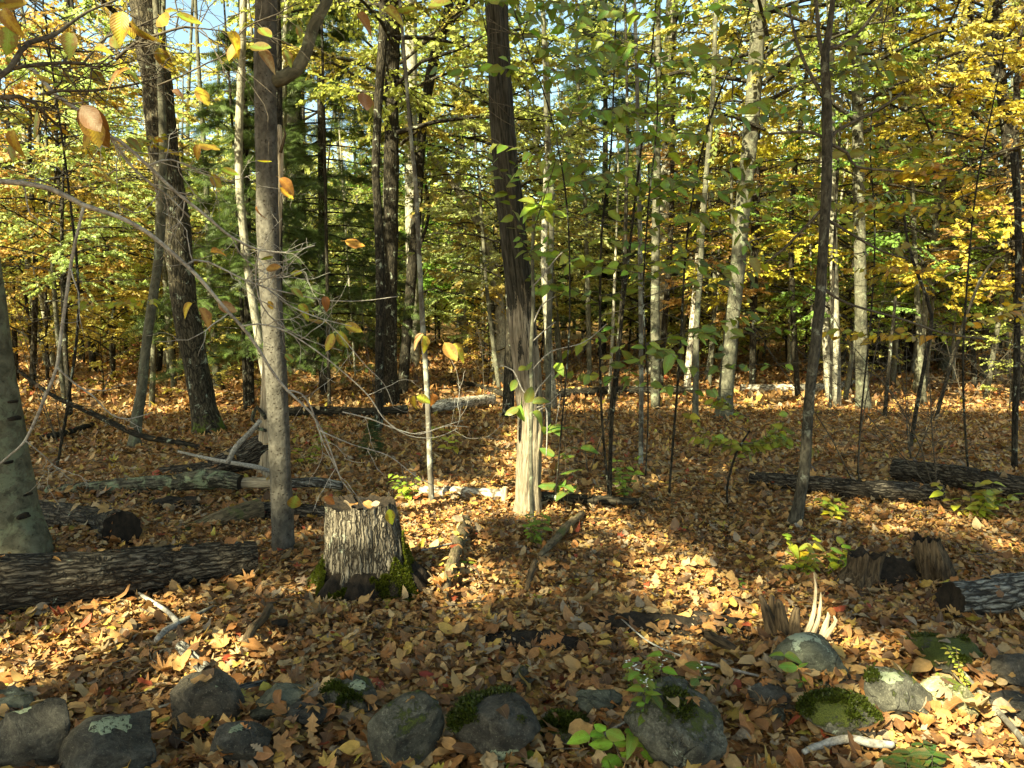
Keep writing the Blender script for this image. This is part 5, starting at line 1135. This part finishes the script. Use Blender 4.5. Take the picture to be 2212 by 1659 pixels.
for x, y, L, a, c in [(282, 150, 62, 195, (.50, .30, .13)), (275, 148, 50, -40, GRN), (180, 225, 105, -70, BR), (175, 228, 85, -50, PK), (190, 240, 95, -62, OCH), (250, 105, 50, 100, GRN), (285, 40, 70, -70, (.42, .38, .05)), (265, 25, 75, -95, (.40,.36,.05)), 
                      (345, 35, 70, -45, OCH), (380, 30, 60, -30, GRN), (60, 5, 70, -150, OCH), (20, 55, 70, -100, GRN), (5, 20, 60, -60, OCH), (490, 70, 60, -40, OCH), (540, 100, 60, -20, GRN), (510, 90, 55, -95, OCH), (560, 110, 50, -35, (.6, .45, .2)),
                      (372, 195, 28, -20, PK), (80, 240, 70, -120, GRN), (30, 280, 60, -100, OCH), (20, 310, 45, -80, GRN), (150, 70, 60, -80, GRN), (560, 60, 50, -50, GRN)]:
    px_leaf(bc, x, y, 1.75 + rf.uniform(-.1, .1), L, a, c)
for x, y, L, a, c in [(430, 310, 60, -8, OCH), (430, 312, 34, -110, (.62, .32, .07)), (415, 655, 38, -140, OCH), (430, 665, 60, -50, (.55, .36, .10)), (470, 655, 50, -20, PK), (575, 580, 44, -8, (.65, .38, .08)), (745, 520, 50, -6, (.62, .25, .07)), (605, 385, 48, -40, (.45, .28, .05)),
                      (555, 445, 34, -95, (.35, .13, .08)), (605, 405, 40, -55, OCH), (660, 688, 60, 0, (.50, .36, .08)), (720, 720, 50, -120, (.55, .50, .06)), (745, 700, 46, -35, OCH), (735, 715, 50, -80, GRN), (700, 640, 34, -70, BR), (455, 545, 36, 20, (.6, .3, .05)),
                      (915, 725, 44, -75, (.55, .62, .07)), (915, 722, 38, -150, PK), (960, 740, 56, -60, (.58, .36, .10)), (975, 745, 50, -35, (.45, .42, .06)), (895, 855, 40, -100, (.72, .60, .07)), (900, 857, 38, -15, (.60, .66, .08)), (935, 850, 34, -80, (.65, .25, .07)),
                      (700, 1075, 34, -30, (.55, .22, .05)), (785, 200, 60, -85, (.42, .22, .13)), (770, 30, 50, -30, BR), (830, 20, 50, -20, (.35, .30, .06)), (640, 1070, 56, -110, GRN), (840, 1100, 44, -75, (.55, .58, .06)), (580, 650, 25, -60, (.7, .5, .05)), (790, 210, 40, -60, GRN), (855, 25, 60, 10, GRN), (925, 10, 70, -20, GRN)]:
    px_leaf(ba if y > 450 else bb, x, y, 2.4 + rf.uniform(-.1, .15), L, a, c)
for t, tips, n, Y in ((bc, tipsC, 30, 0), (bb, tipsB, 8, 0), (ba, tipsA, 3, 0)):
    for i in range(min(n, len(tips))):
        p, d = tips[rf.integers(len(tips))]
        leaf_obj(t, p, unit(d) + [0, 0, -.6], (rf.normal(0, .5), -.6, .6), rf.uniform(.035, .06), [GRN, OCH, GRN, (.36, .38, .05), (.45, .42, .05)][rf.integers(5)], BIGT, rf)

# leafy sprays of the nearer saplings; every leaf an object of its own
def leafy(t, paths, Y, L, col, mat='twig_dark', seed=0, n=5, cols=None, spread=.35, meshes=None, tdroop=-.25, cap=280, dens=1., subt=3, face_j=.4):
    r = np.random.default_rng(seed); k = pxm(Y); b = Bag(); cnt = 0; off = np.array(t.location); extra = []
    for path in paths:
        W = np.array([P(x, y, Y + dy) for x, y, dy in path]); R = np.linspace(.004, .0012, len(W)); W, R = resample(W, R, .05); v, q, tr = tube(W, R, 5, None); b.add(v, q, tr)
        segs = [W]
        for s in range(subt):
            j = r.integers(len(W) // 4, len(W)); ax = W[j] - W[j-1]; d = unit(ax) + r.normal(0, .6, 3) * [1, 1, .35]
            p2 = wiggle(r, W[j], d, spread * r.uniform(.5, 1.1), 6, .15); v, q, tr = tube(p2, np.linspace(.002, .0009, len(p2)), 4, None); b.add(v, q, tr); segs.append(p2)
        for sg in segs:
            Ls = np.linalg.norm(sg[-1] - sg[0]); m = max(2, int(Ls / (L * .42) * dens)); 
            for i in range(m):
                u = (i + r.uniform(.2, 1)) / m; jf = u * (len(sg) - 1); j = min(int(jf), len(sg) - 2); p = sg[j] + (sg[j+1] - sg[j]) * (jf - j); ax = unit(sg[j+1] - sg[j])
                sd = 1 if i % 2 else -1; pr = unit(np.array([-ax[1], ax[0], 0]) + 1e-6)
                d = ax * r.uniform(.3, .9) + pr * sd * r.uniform(.3, 1.1) + [0, 0, tdroop + r.normal(0, .2)]
                c = col if cols is None else cols[r.integers(len(cols))]
                nn = r.normal(0, .5, 3) + [0, -.6, .75]
                if cnt < cap: leaf_obj(t, p, d, nn, L * r.uniform(.65, 1.15), c, meshes or SMALL, r, jit=.2)
                cnt += 1
    o = link('stem', b.mesh('stem', off), M[mat], t); o['kind'] = 'stuff'
    return cnt
DG, MG, BG = (.10, .17, .035), (.15, .24, .04), (.34, .48, .07)
cs, ycs = trunk_px('cherry_sapling', 'straight pale sapling stem just in front of the central trunk, bright leaves at its top', 'sapling',
   [(1150, 1142, 11), (1148, 1060, 10), (1146, 960, 9), (1149, 860, 10), (1147, 760, 9), (1152, 660, 8), (1150, 560, 8), (1153, 470, 7), (1155, 445, 5)], 'bark_grey', 0, 10, .04, 2, .06, .15, step=.08, Y=5.9)
for pts in ([(1150, 870, 4), (1162, 840, 4), (1175, 825, 3), (1192, 805, 2)], [(1149, 860, 4), (1130, 845, 3), (1108, 800, 3), (1080, 790, 2)], [(1150, 900, 4), (1178, 880, 3), (1182, 920, 3), (1180, 985, 2)], [(1152, 700, 3), (1170, 660, 3), (1200, 640, 2)],
            [(1150, 620, 4), (1168, 600, 3), (1200, 560, 3), (1215, 545, 2)], [(1149, 800, 3), (1190, 760, 3), (1260, 740, 2), (1310, 700, 2)], [(1148, 740, 3), (1175, 715, 3), (1200, 695, 2)], [(1160, 880, 3), (1190, 870, 2), (1210, 850, 1.5), (1200, 920, 1.5)]):
    limb_px(cs, pts, 5.9, 'twig_pale', 'side_twig', 5, -.1, .05)
def px_leaves(t, Y, arr, col, meshes):
    for x, y, L, a in arr: px_leaf(t, x, y, Y, L, a, col, meshes, face=(rf.normal(0, .3), -.6, .7))
px_leaves(cs, 5.75, [(1155, 440, 42, 150), (1160, 445, 50, 195), (1165, 448, 42, -130), (1170, 450, 46, -25), (1165, 440, 45, 20), (1180, 450, 50, -60), (1195, 455, 44, -10), (1160, 450, 36, -95), (1175, 440, 38, 60), (1150, 455, 38, 215), (1190, 440, 30, -80)], BG, BIGN)
px_leaves(cs, 5.4, [(1120, 880, 40, 200), (1125, 875, 50, -95), (1135, 870, 48, 60), (1150, 890, 44, -30), (1150, 870, 42, 20), (1115, 820, 32, -115), (1120, 800, 26, 30), (1135, 800, 28, 60)], (.22, .32, .06), BIGN)
leafy(cs, [[(1150, 560, 0), (1120, 500, -.5), (1085, 380, -.9), (1050, 330, -1.1)], [(1152, 500, 0), (1190, 380, -.6), (1215, 300, -.9), (1240, 230, -1.1)]], 5.6, .085, MG, seed=31, cap=60, subt=2, dens=.7)
def sapling(name, label, base, Y, trunk, paths, L, cols, seed, cap=290, subt=4, dens=1., spread=.4, mat='bark_dark', tm='twig_dark', droop=-.25):
    t, y = trunk_px(name, label, 'sapling', trunk, mat, 0, 8, .03, 2, .06, .2, step=.12, Y=Y)
    leafy(t, paths, Y, L, cols[0], tm, seed, cols=cols, cap=cap, subt=subt, dens=dens, spread=spread, tdroop=droop); return t
def auto_paths(seed, x0, x1, y0, y1, n, stem, dx=130, rise=60, dd=.6):
    r = np.random.default_rng(seed); out = []
    for _ in range(n):
        y = r.uniform(y0, y1); x = np.interp(y, [s[1] for s in stem][::-1], [s[0] for s in stem][::-1]); s = 1 if r.random() < .5 else -1; L = dx * r.uniform(.5, 1.2)
        yy = y - rise * r.uniform(0, 1.2); dz = r.uniform(-dd, dd)
        out.append([(x, y, 0), (x + s * L * .35, (y * .6 + yy * .4), dz * .4), (x + s * L * .7, yy * .8 + y * .2, dz * .8), (x + s * L, yy, dz)])
    return out
CH = [(.13, .23, .045), (.18, .29, .05), (.24, .36, .06), (.15, .25, .05), (.32, .44, .08)]
st1 = [(1318, 1080, 5.4), (1300, 900, 5.4), (1296, 700, 5.4), (1300, 500, 4.8), (1318, 350, 4.2), (1325, 200, 3.6), (1330, 40, 3.0)]
sapling('green_sapling', 'leafy green sapling with dark leaves right of the central trunk', None, 6.4, st1, auto_paths(1, 0, 0, 30, 860, 34, st1, 200, 70, .9), .125, CH, 11, 300, 2, .62)
st2 = [(1440, 1120, 5.4), (1455, 940, 5.4), (1470, 750, 5.4), (1480, 560, 4.8), (1500, 400, 4.2), (1540, 240, 4.2), (1600, 90, 3.0), (1625, -10, 2.4)]
sapling('green_sapling', 'leafy green sapling leaning right beside the slim birch', None, 6.9, st2, auto_paths(2, 0, 0, 0, 860, 32, st2, 190, 60, .9), .125, CH + [(.30, .33, .05)], 12, 290, 2, .62)
st3 = [(1200, 1050, 3.6), (1215, 900, 3.6), (1230, 700, 3.6), (1225, 450, 3.6), (1190, 250, 3.0), (1130, 80, 2.4), (1110, 20, 2.4)]
sapling('green_sapling', 'leafy green sapling whose boughs cross in front of the central trunk high up', None, 5.4, st3, auto_paths(3, 0, 0, 0, 420, 17, st3, 150, 40, .7), .11, CH, 13, 230, 3, .85)
st9 = [(1395, 1010, 3.6), (1400, 850, 3.6), (1390, 650, 3.6), (1400, 450, 3.6), (1420, 250, 3.0), (1410, 60, 2.4)]
sapling('green_sapling', 'middle one of three leafy green saplings between the central trunk and the slim birch', None, 5.8, st9, auto_paths(19, 0, 0, 0, 800, 30, st9, 190, 50, .8), .12, CH + [(.34, .46, .08)], 33, 290, 2, .62)
st4 = [(2110, 1180, 4.8), (2090, 1000, 4.8), (2080, 800, 4.8), (2090, 600, 4.2), (2110, 400, 3.6), (2140, 250, 3.0), (2170, 100, 2.4)]
YB = [(.62, .42, .04), (.66, .50, .06), (.55, .36, .04), (.42, .38, .05), (.60, .34, .04)]
sapling('yellow_sapling', 'golden leaved sapling reaching from the right edge', None, 7.2, st4, auto_paths(4, 0, 0, 160, 760, 26, st4, 200, 40, 1.), .10, YB, 14, 300, 4, 1.)
st5 = [(1850, 1080, 4.2), (1860, 900, 4.2), (1880, 700, 3.6), (1890, 500, 3.6), (1880, 300, 3.0), (1900, 120, 2.4), (1920, 0, 2.4)]
sapling('turning_sapling', 'sapling in mixed green and gold leaf behind the slim black tree', None, 7.8, st5, auto_paths(5, 0, 0, 0, 560, 24, st5, 210, 50, 1.), .09, [(.30, .30, .05), (.20, .26, .04), (.45, .38, .05), (.36, .36, .05)], 15, 290, 4, .95)
st6 = [(1580, 1130, 5), (1570, 1060, 5), (1590, 980, 5), (1620, 930, 4)]
sapling('low_beech', 'low spreading beech seedling with yellow green leaves left of the slim black tree', None, 6.6, st6, auto_paths(6, 0, 0, 900, 1010, 12, st6, 130, 30, .5), .095, [(.26, .30, .04), (.33, .34, .05), (.22, .27, .04)], 16, 190, 3, 1., .25)
leafy(t15, auto_paths(7, 0, 0, 20, 640, 15, [(1713, 1138, 0), (1752, 820, 0), (1784, 430, 0), (1790, 0, 0)], 170, 30, .6), 6.0, .105, MG, seed=17, cols=[(.13, .20, .03), (.24, .27, .04), (.32, .32, .05)], cap=200, subt=2, dens=.6)
st7 = [(120, 1010, 6), (150, 850, 6), (170, 650, 6), (150, 420, 5), (120, 200, 4), (100, 60, 4)]
sapling('yellow_sapling', 'yellow green leaved sapling behind the left beech trunk', None, 8.0, st7, auto_paths(8, 0, 0, 60, 720, 24, st7, 210, 40, 1.), .09, [(.50, .42, .04), (.40, .40, .05), (.34, .36, .05), (.60, .42, .05)], 18, 300, 4, 1.)
def bare_shrub(x, y, h, seed, label, group):
    r = np.random.default_rng(seed); z = float(gh(x, y)); t = thing('bare_shrub', label, 'shrub', (x, y, z), group); b = Bag()
    for s in range(r.integers(1, 4)):
        p = wiggle(r, np.array([x, y, z - .03]), (r.normal(0, .28), r.normal(0, .2), 1), h * r.uniform(.7, 1.1), 9, .07); rad = np.linspace(.007, .0018, len(p)); v, q, tr = tube(p, rad, 5, None); b.add(v, q, tr)
        for k in range(int(h * 9)):
            j = r.integers(2, len(p) - 1); d = (r.normal(0, 1), r.normal(0, .7), r.uniform(-.1, .7)); p2 = wiggle(r, p[j], d, r.uniform(.2, .75), 7, .2); v, q, tr = tube(p2, np.linspace(rad[j] * .5, .0014, len(p2)), 4, None); b.add(v, q, tr)
            for _ in range(3):
                m = r.integers(2, len(p2) - 1); p3 = wiggle(r, p2[m], unit(p2[m] - p2[m-1]) + r.normal(0, .6, 3), r.uniform(.08, .3), 4, .2); v, q, tr = tube(p3, np.linspace(.0022, .0012, len(p3)), 3, None); b.add(v, q, tr)
    link('stem', b.mesh('stem', (x, y, z)), M['twig_pale' if seed % 3 == 0 else 'twig_dark'], t)
_rs = np.random.default_rng(91)
for i in range(17):
    y = 6.6 + 8 * (i / 17) ** 1.2 + _rs.uniform(0, .8); x = _rs.uniform(-1, 1) * .68 * y
    pale = (400 + i) % 3 == 0
    if pale: continue
    bare_shrub(x, y, _rs.uniform(1.1, 2.6), 400 + i, f"leafless {'pale' if pale else 'dark'} twiggy sapling among the nearer trunks", f"leafless {'pale' if pale else 'dark'} twiggy saplings")
st8 = [(790, 1010, 4), (795, 980, 4), (800, 950, 4)]
# small plants
def plant(name, label, px, py, stems, L, cols, seed, h=60, meshes=None, cat='plant', lean=.4, ln=5, flower=False, droop=-.1):
    r = np.random.default_rng(seed); g = G(px, py); k = pxm(g[1]); t = thing(name, label, cat, g); off = np.array(t.location); b = Bag()
    for s in range(stems):
        d = np.array([r.normal(0, lean), r.normal(0, lean * .5), 1]); p = wiggle(r, g + [r.normal(0, .02), r.normal(0, .02), -.01], d, h * k * r.uniform(.7, 1.15), 7, .08); v, q, tr = tube(p, np.linspace(.0028, .001, len(p)), 5, None); b.add(v, q, tr)
        for i in range(ln):
            u = (i + 1) / ln; jf = u * (len(p) - 1) * .999; j = int(jf); q0 = p[j] + (p[j+1] - p[j]) * (jf - j); a = i * 2.4 + s + r.normal(0, .3)
            for w in (0, math.pi):
                leaf_obj(t, q0, (math.cos(a + w), math.sin(a + w), .25 + droop), (r.normal(0, .3), -.35 + r.normal(0, .3), 1), L * k * r.uniform(.6, 1.1), cols[r.integers(len(cols))], meshes or SMALL, r)
        if flower:
            for _ in range(9):
                c = p[-1] + r.normal(0, .012, 3) - [0, 0, .01]; fl = Bag(); v = np.array([(0, 0, 0)] + [(math.cos(x) * .004, math.sin(x) * .004, .003) for x in np.linspace(0, 6.28, 9)[:-1]]); fl.add(v + c - off, T=[(0, 1 + (m + 1) % 8, 1 + m) for m in range(8)])
                link('flower', fl.mesh('flower'), FLW, t)
    link('stem', b.mesh('stem', off), M['twig_dark'], t)
    return t
_m = NT('white_petal'); FLW = _m.finish((.75, .76, .72), .6)
G1 = [(.16, .28, .04), (.20, .33, .05), (.12, .22, .035)]
plant('leafy_plant', 'tall leafy green plant with tiny white flowers in front of the dark rounded stone', 1440, 1652, 5, 40, G1, 41, 230, lean=.25, ln=8, flower=True)
plant('leafy_plant', 'round leaved green plant left of the flowering one at the bottom', 1350, 1660, 3, 58, [(.24, .42, .05), (.28, .46, .06)], 42, 120, BIGN, lean=.35, ln=3)
plant('feathery_plant', 'small feathery olive plant above the flowering one', 1400, 1500, 6, 16, [(.22, .24, .04), (.28, .30, .05)], 43, 80, lean=.3, ln=8)
plant('seedling', 'bright green seedling in front of the widest stone', 1112, 1650, 2, 34, [(.26, .42, .06)], 44, 40, ln=2)
plant('dark_plant', 'dark toothed green plant in the bottom right corner', 1990, 1680, 10, 46, [(.035, .085, .018), (.05, .11, .022)], 45, 80, lean=.7, ln=5)
plant('seedling', 'green seedling shading the big rounded grey stone', 1735, 1500, 2, 40, [(.10, .22, .035), (.13, .27, .04)], 46, 80, BIGN, ln=2)
plant('goldenrod', 'arching yellow green goldenrod above the sunlit stone at the right', 2120, 1500, 3, 14, [(.50, .55, .10), (.42, .48, .08)], 47, 120, lean=.9, ln=14)
plant('yellow_seedling', 'seedling with yellow and green leaves in front of the brown decayed stump', 1730, 1245, 4, 34, [(.60, .52, .06), (.45, .50, .06), (.30, .42, .06)], 48, 90, BIGN, lean=.5, ln=4)
plant('yellow_seedling', 'second yellow green seedling just right of the first, touching the stump', 1800, 1235, 3, 38, [(.50, .55, .06), (.28, .42, .06)], 49, 70, BIGN, lean=.4, ln=3)
plant('leafy_seedling', 'leafy green seedling at the foot of the pale sapling stem', 1150, 1180, 7, 20, [(.15, .27, .04), (.22, .34, .05)], 50, 75, lean=.45, ln=5)
plant('green_seedling', 'dark green maple leaved seedling right of the central trunk foot', 1215, 1110, 3, 46, [(.10, .20, .04), (.13, .25, .05)], 51, 190, BIGN, lean=.12, ln=3)
plant('leafy_seedling', 'small green seedling cluster above the sunlit patch right of centre', 1350, 1075, 5, 22, [(.20, .32, .05), (.30, .42, .07)], 52, 90, lean=.4, ln=5)
plant('leafy_seedling', 'pale green sprig in the middle of the right hand leaves', 1585, 1270, 2, 14, [(.30, .42, .06)], 53, 24, ln=3)
plant('leafy_seedling', 'pale green sprig below the decayed mossy limb', 1150, 1300, 2, 14, [(.32, .40, .06)], 54, 24, ln=3)
plant('leafy_seedling', 'green sprig beside the mossy limb at its lower half', 1005, 1225, 2, 18, [(.28, .42, .05)], 55, 20, ln=2)
plant('yellow_seedling', 'yellow leaved seedlings in front of the low dark log', 1810, 1125, 5, 24, [(.60, .55, .06), (.45, .45, .06), (.28, .38, .05)], 56, 60, lean=.6, ln=4)
plant('yellow_seedling', 'wide yellow green seedling below the broad dark log at the right edge', 2110, 1120, 9, 32, [(.34, .36, .05), (.45, .42, .05), (.24, .30, .04)], 57, 90, lean=.9, ln=5)
plant('yellow_seedling', 'yellow green seedling to the right of the lichen sapling', 985, 985, 3, 24, [(.50, .52, .08), (.60, .55, .08)], 58, 70, lean=.8, ln=3)
plant('green_seedling', 'low green seedling behind the stump at its right', 880, 1080, 5, 22, [(.24, .36, .05), (.30, .42, .06)], 59, 60, lean=.8, ln=4)
plant('green_seedling', 'green seedling in the shade beyond the straight brown grey trunk', 1850, 735, 6, 34, [(.16, .24, .04), (.24, .34, .05)], 60, 120, lean=.8, ln=5)
plant('yellow_seedling', 'yellow seedling growing between the pitted trunk and the stump', 665, 1010, 5, 22, [(.40, .40, .05), (.30, .34, .05)], 61, 110, lean=.7, ln=5)
for i, (x, y, s, lab) in enumerate([(805, 985, .08, 'tiny dark hemlock seedling behind the cut stump')]):
    b = G(x, y); t = thing('hemlock_seedling', lab, 'seedling', b)
    for me, nm, mt in ((HEMLOCK[i % 2][1], 'limb', 'bark_dark'), (HEMLOCK[i % 2][0], 'crown', 'needle')):
        o = link(nm, me, M[mt], t, color=(.055, .095, .03)); o.scale = (s * .8, s * .8, s * .55); o.location.z = -.05; o['kind'] = 'stuff'

# single fallen leaves that stand out
def lone(label, px, py, size, col, kind=0, lift=.05, tilt=(0, -.3, 1), name='fallen_leaf', d=None, Y=None):
    g = G(px, py) + [0, 0, lift]
    if Y: g = P(px, py, Y)
    tp = [BIG[0], with_stalk(mapleleaf(.5)), with_stalk(oakleaf(.3, .3)), BIG[1]][kind]; me = mesh_np('leaf', tp[0], tp[1], tp[2], np.full(len(tp[0]), .5)); me.materials.append(M['leaf_near'])
    D = unit(np.array(d if d else (1, .2, 0), float)); N0 = np.array(tilt, float); X = unit(np.cross(D, N0)); N = np.cross(X, D); s = size
    o = bpy.data.objects.new(name, me); COL.objects.link(o); o.matrix_world = Matrix(((X[0]*s, D[0]*s, N[0]*s, g[0]), (X[1]*s, D[1]*s, N[1]*s, g[1]), (X[2]*s, D[2]*s, N[2]*s, g[2]), (0, 0, 0, 1))); o.color = (*col, 1)
    tag(o, label, 'leaf')
lone('pale tan pointed leaf resting on the top left of the widest stone', 1000, 1552, .11, (.62, .44, .26), 3, Y=3.02, d=(1, .1, .12))
lone('tiny round tan leaf stuck on the moss of the widest stone', 1030, 1570, .035, (.55, .38, .22), 3, Y=2.98)
lone('rusty lobed oak leaf standing up in the leaves right of centre', 1165, 1418, .12, (.42, .17, .05), 2, .06, (0, -1, .5), d=(1, 0, .35))
lone('yellow tan lobed oak leaf spread flat at the lower right', 1620, 1590, .15, (.55, .36, .09), 2, .06, (0, -.5, 1), d=(-.6, .8, 0))
lone('crimson leaf near the blocky stone', 905, 1478, .07, (.35, .04, .04), 3, .05)
lone('red leaf beside the domed brown stone', 480, 1442, .07, (.42, .05, .03), 1, .05)
lone('large orange beech leaf with clear veins in the small sun patch', 520, 1420, .12, (.60, .28, .11), 0, .06)
lone('curled brown leaf leaning on the darkest stone in the left corner', 22, 1655, .13, (.36, .17, .08), 0, Y=2.55, tilt=(-.4, -1, .3), d=(.35, 0, 1))
lone('green leaf lying in front of the thick furrowed log', 205, 1300, .06, (.16, .25, .04), 3, .06)
lone('pale curled leaf lying left of the splintered snag', 1390, 1350, .09, (.60, .42, .24), 3, .09)
lone('small green toothed leaf on the litter at the lower right', 1660, 1555, .07, (.20, .33, .04), 1, .06)
def perch_leaves():
    r = np.random.default_rng(8); b = Bag(); pos = np.array(LEAFSPOTS) + [0, 0, .008]; n = len(pos); a = r.uniform(0, 6.3, n)
    scatter(b, LITTER_NEAR, pos, np.stack([np.cos(a), np.sin(a), r.normal(0, .25, n)], -1), r.normal(0, .3, (n, 3)) + [0, -.2, 1], r.uniform(.05, .1, n), r.uniform(0, 1, n), r)
    o = link('perched_leaves', b.mesh('perched_leaves'), M['litter']); tag(o, 'fallen leaves caught on top of the logs and the stump', None, None, 'stuff')
perch_leaves()
build_litter()
build_shade_trees()
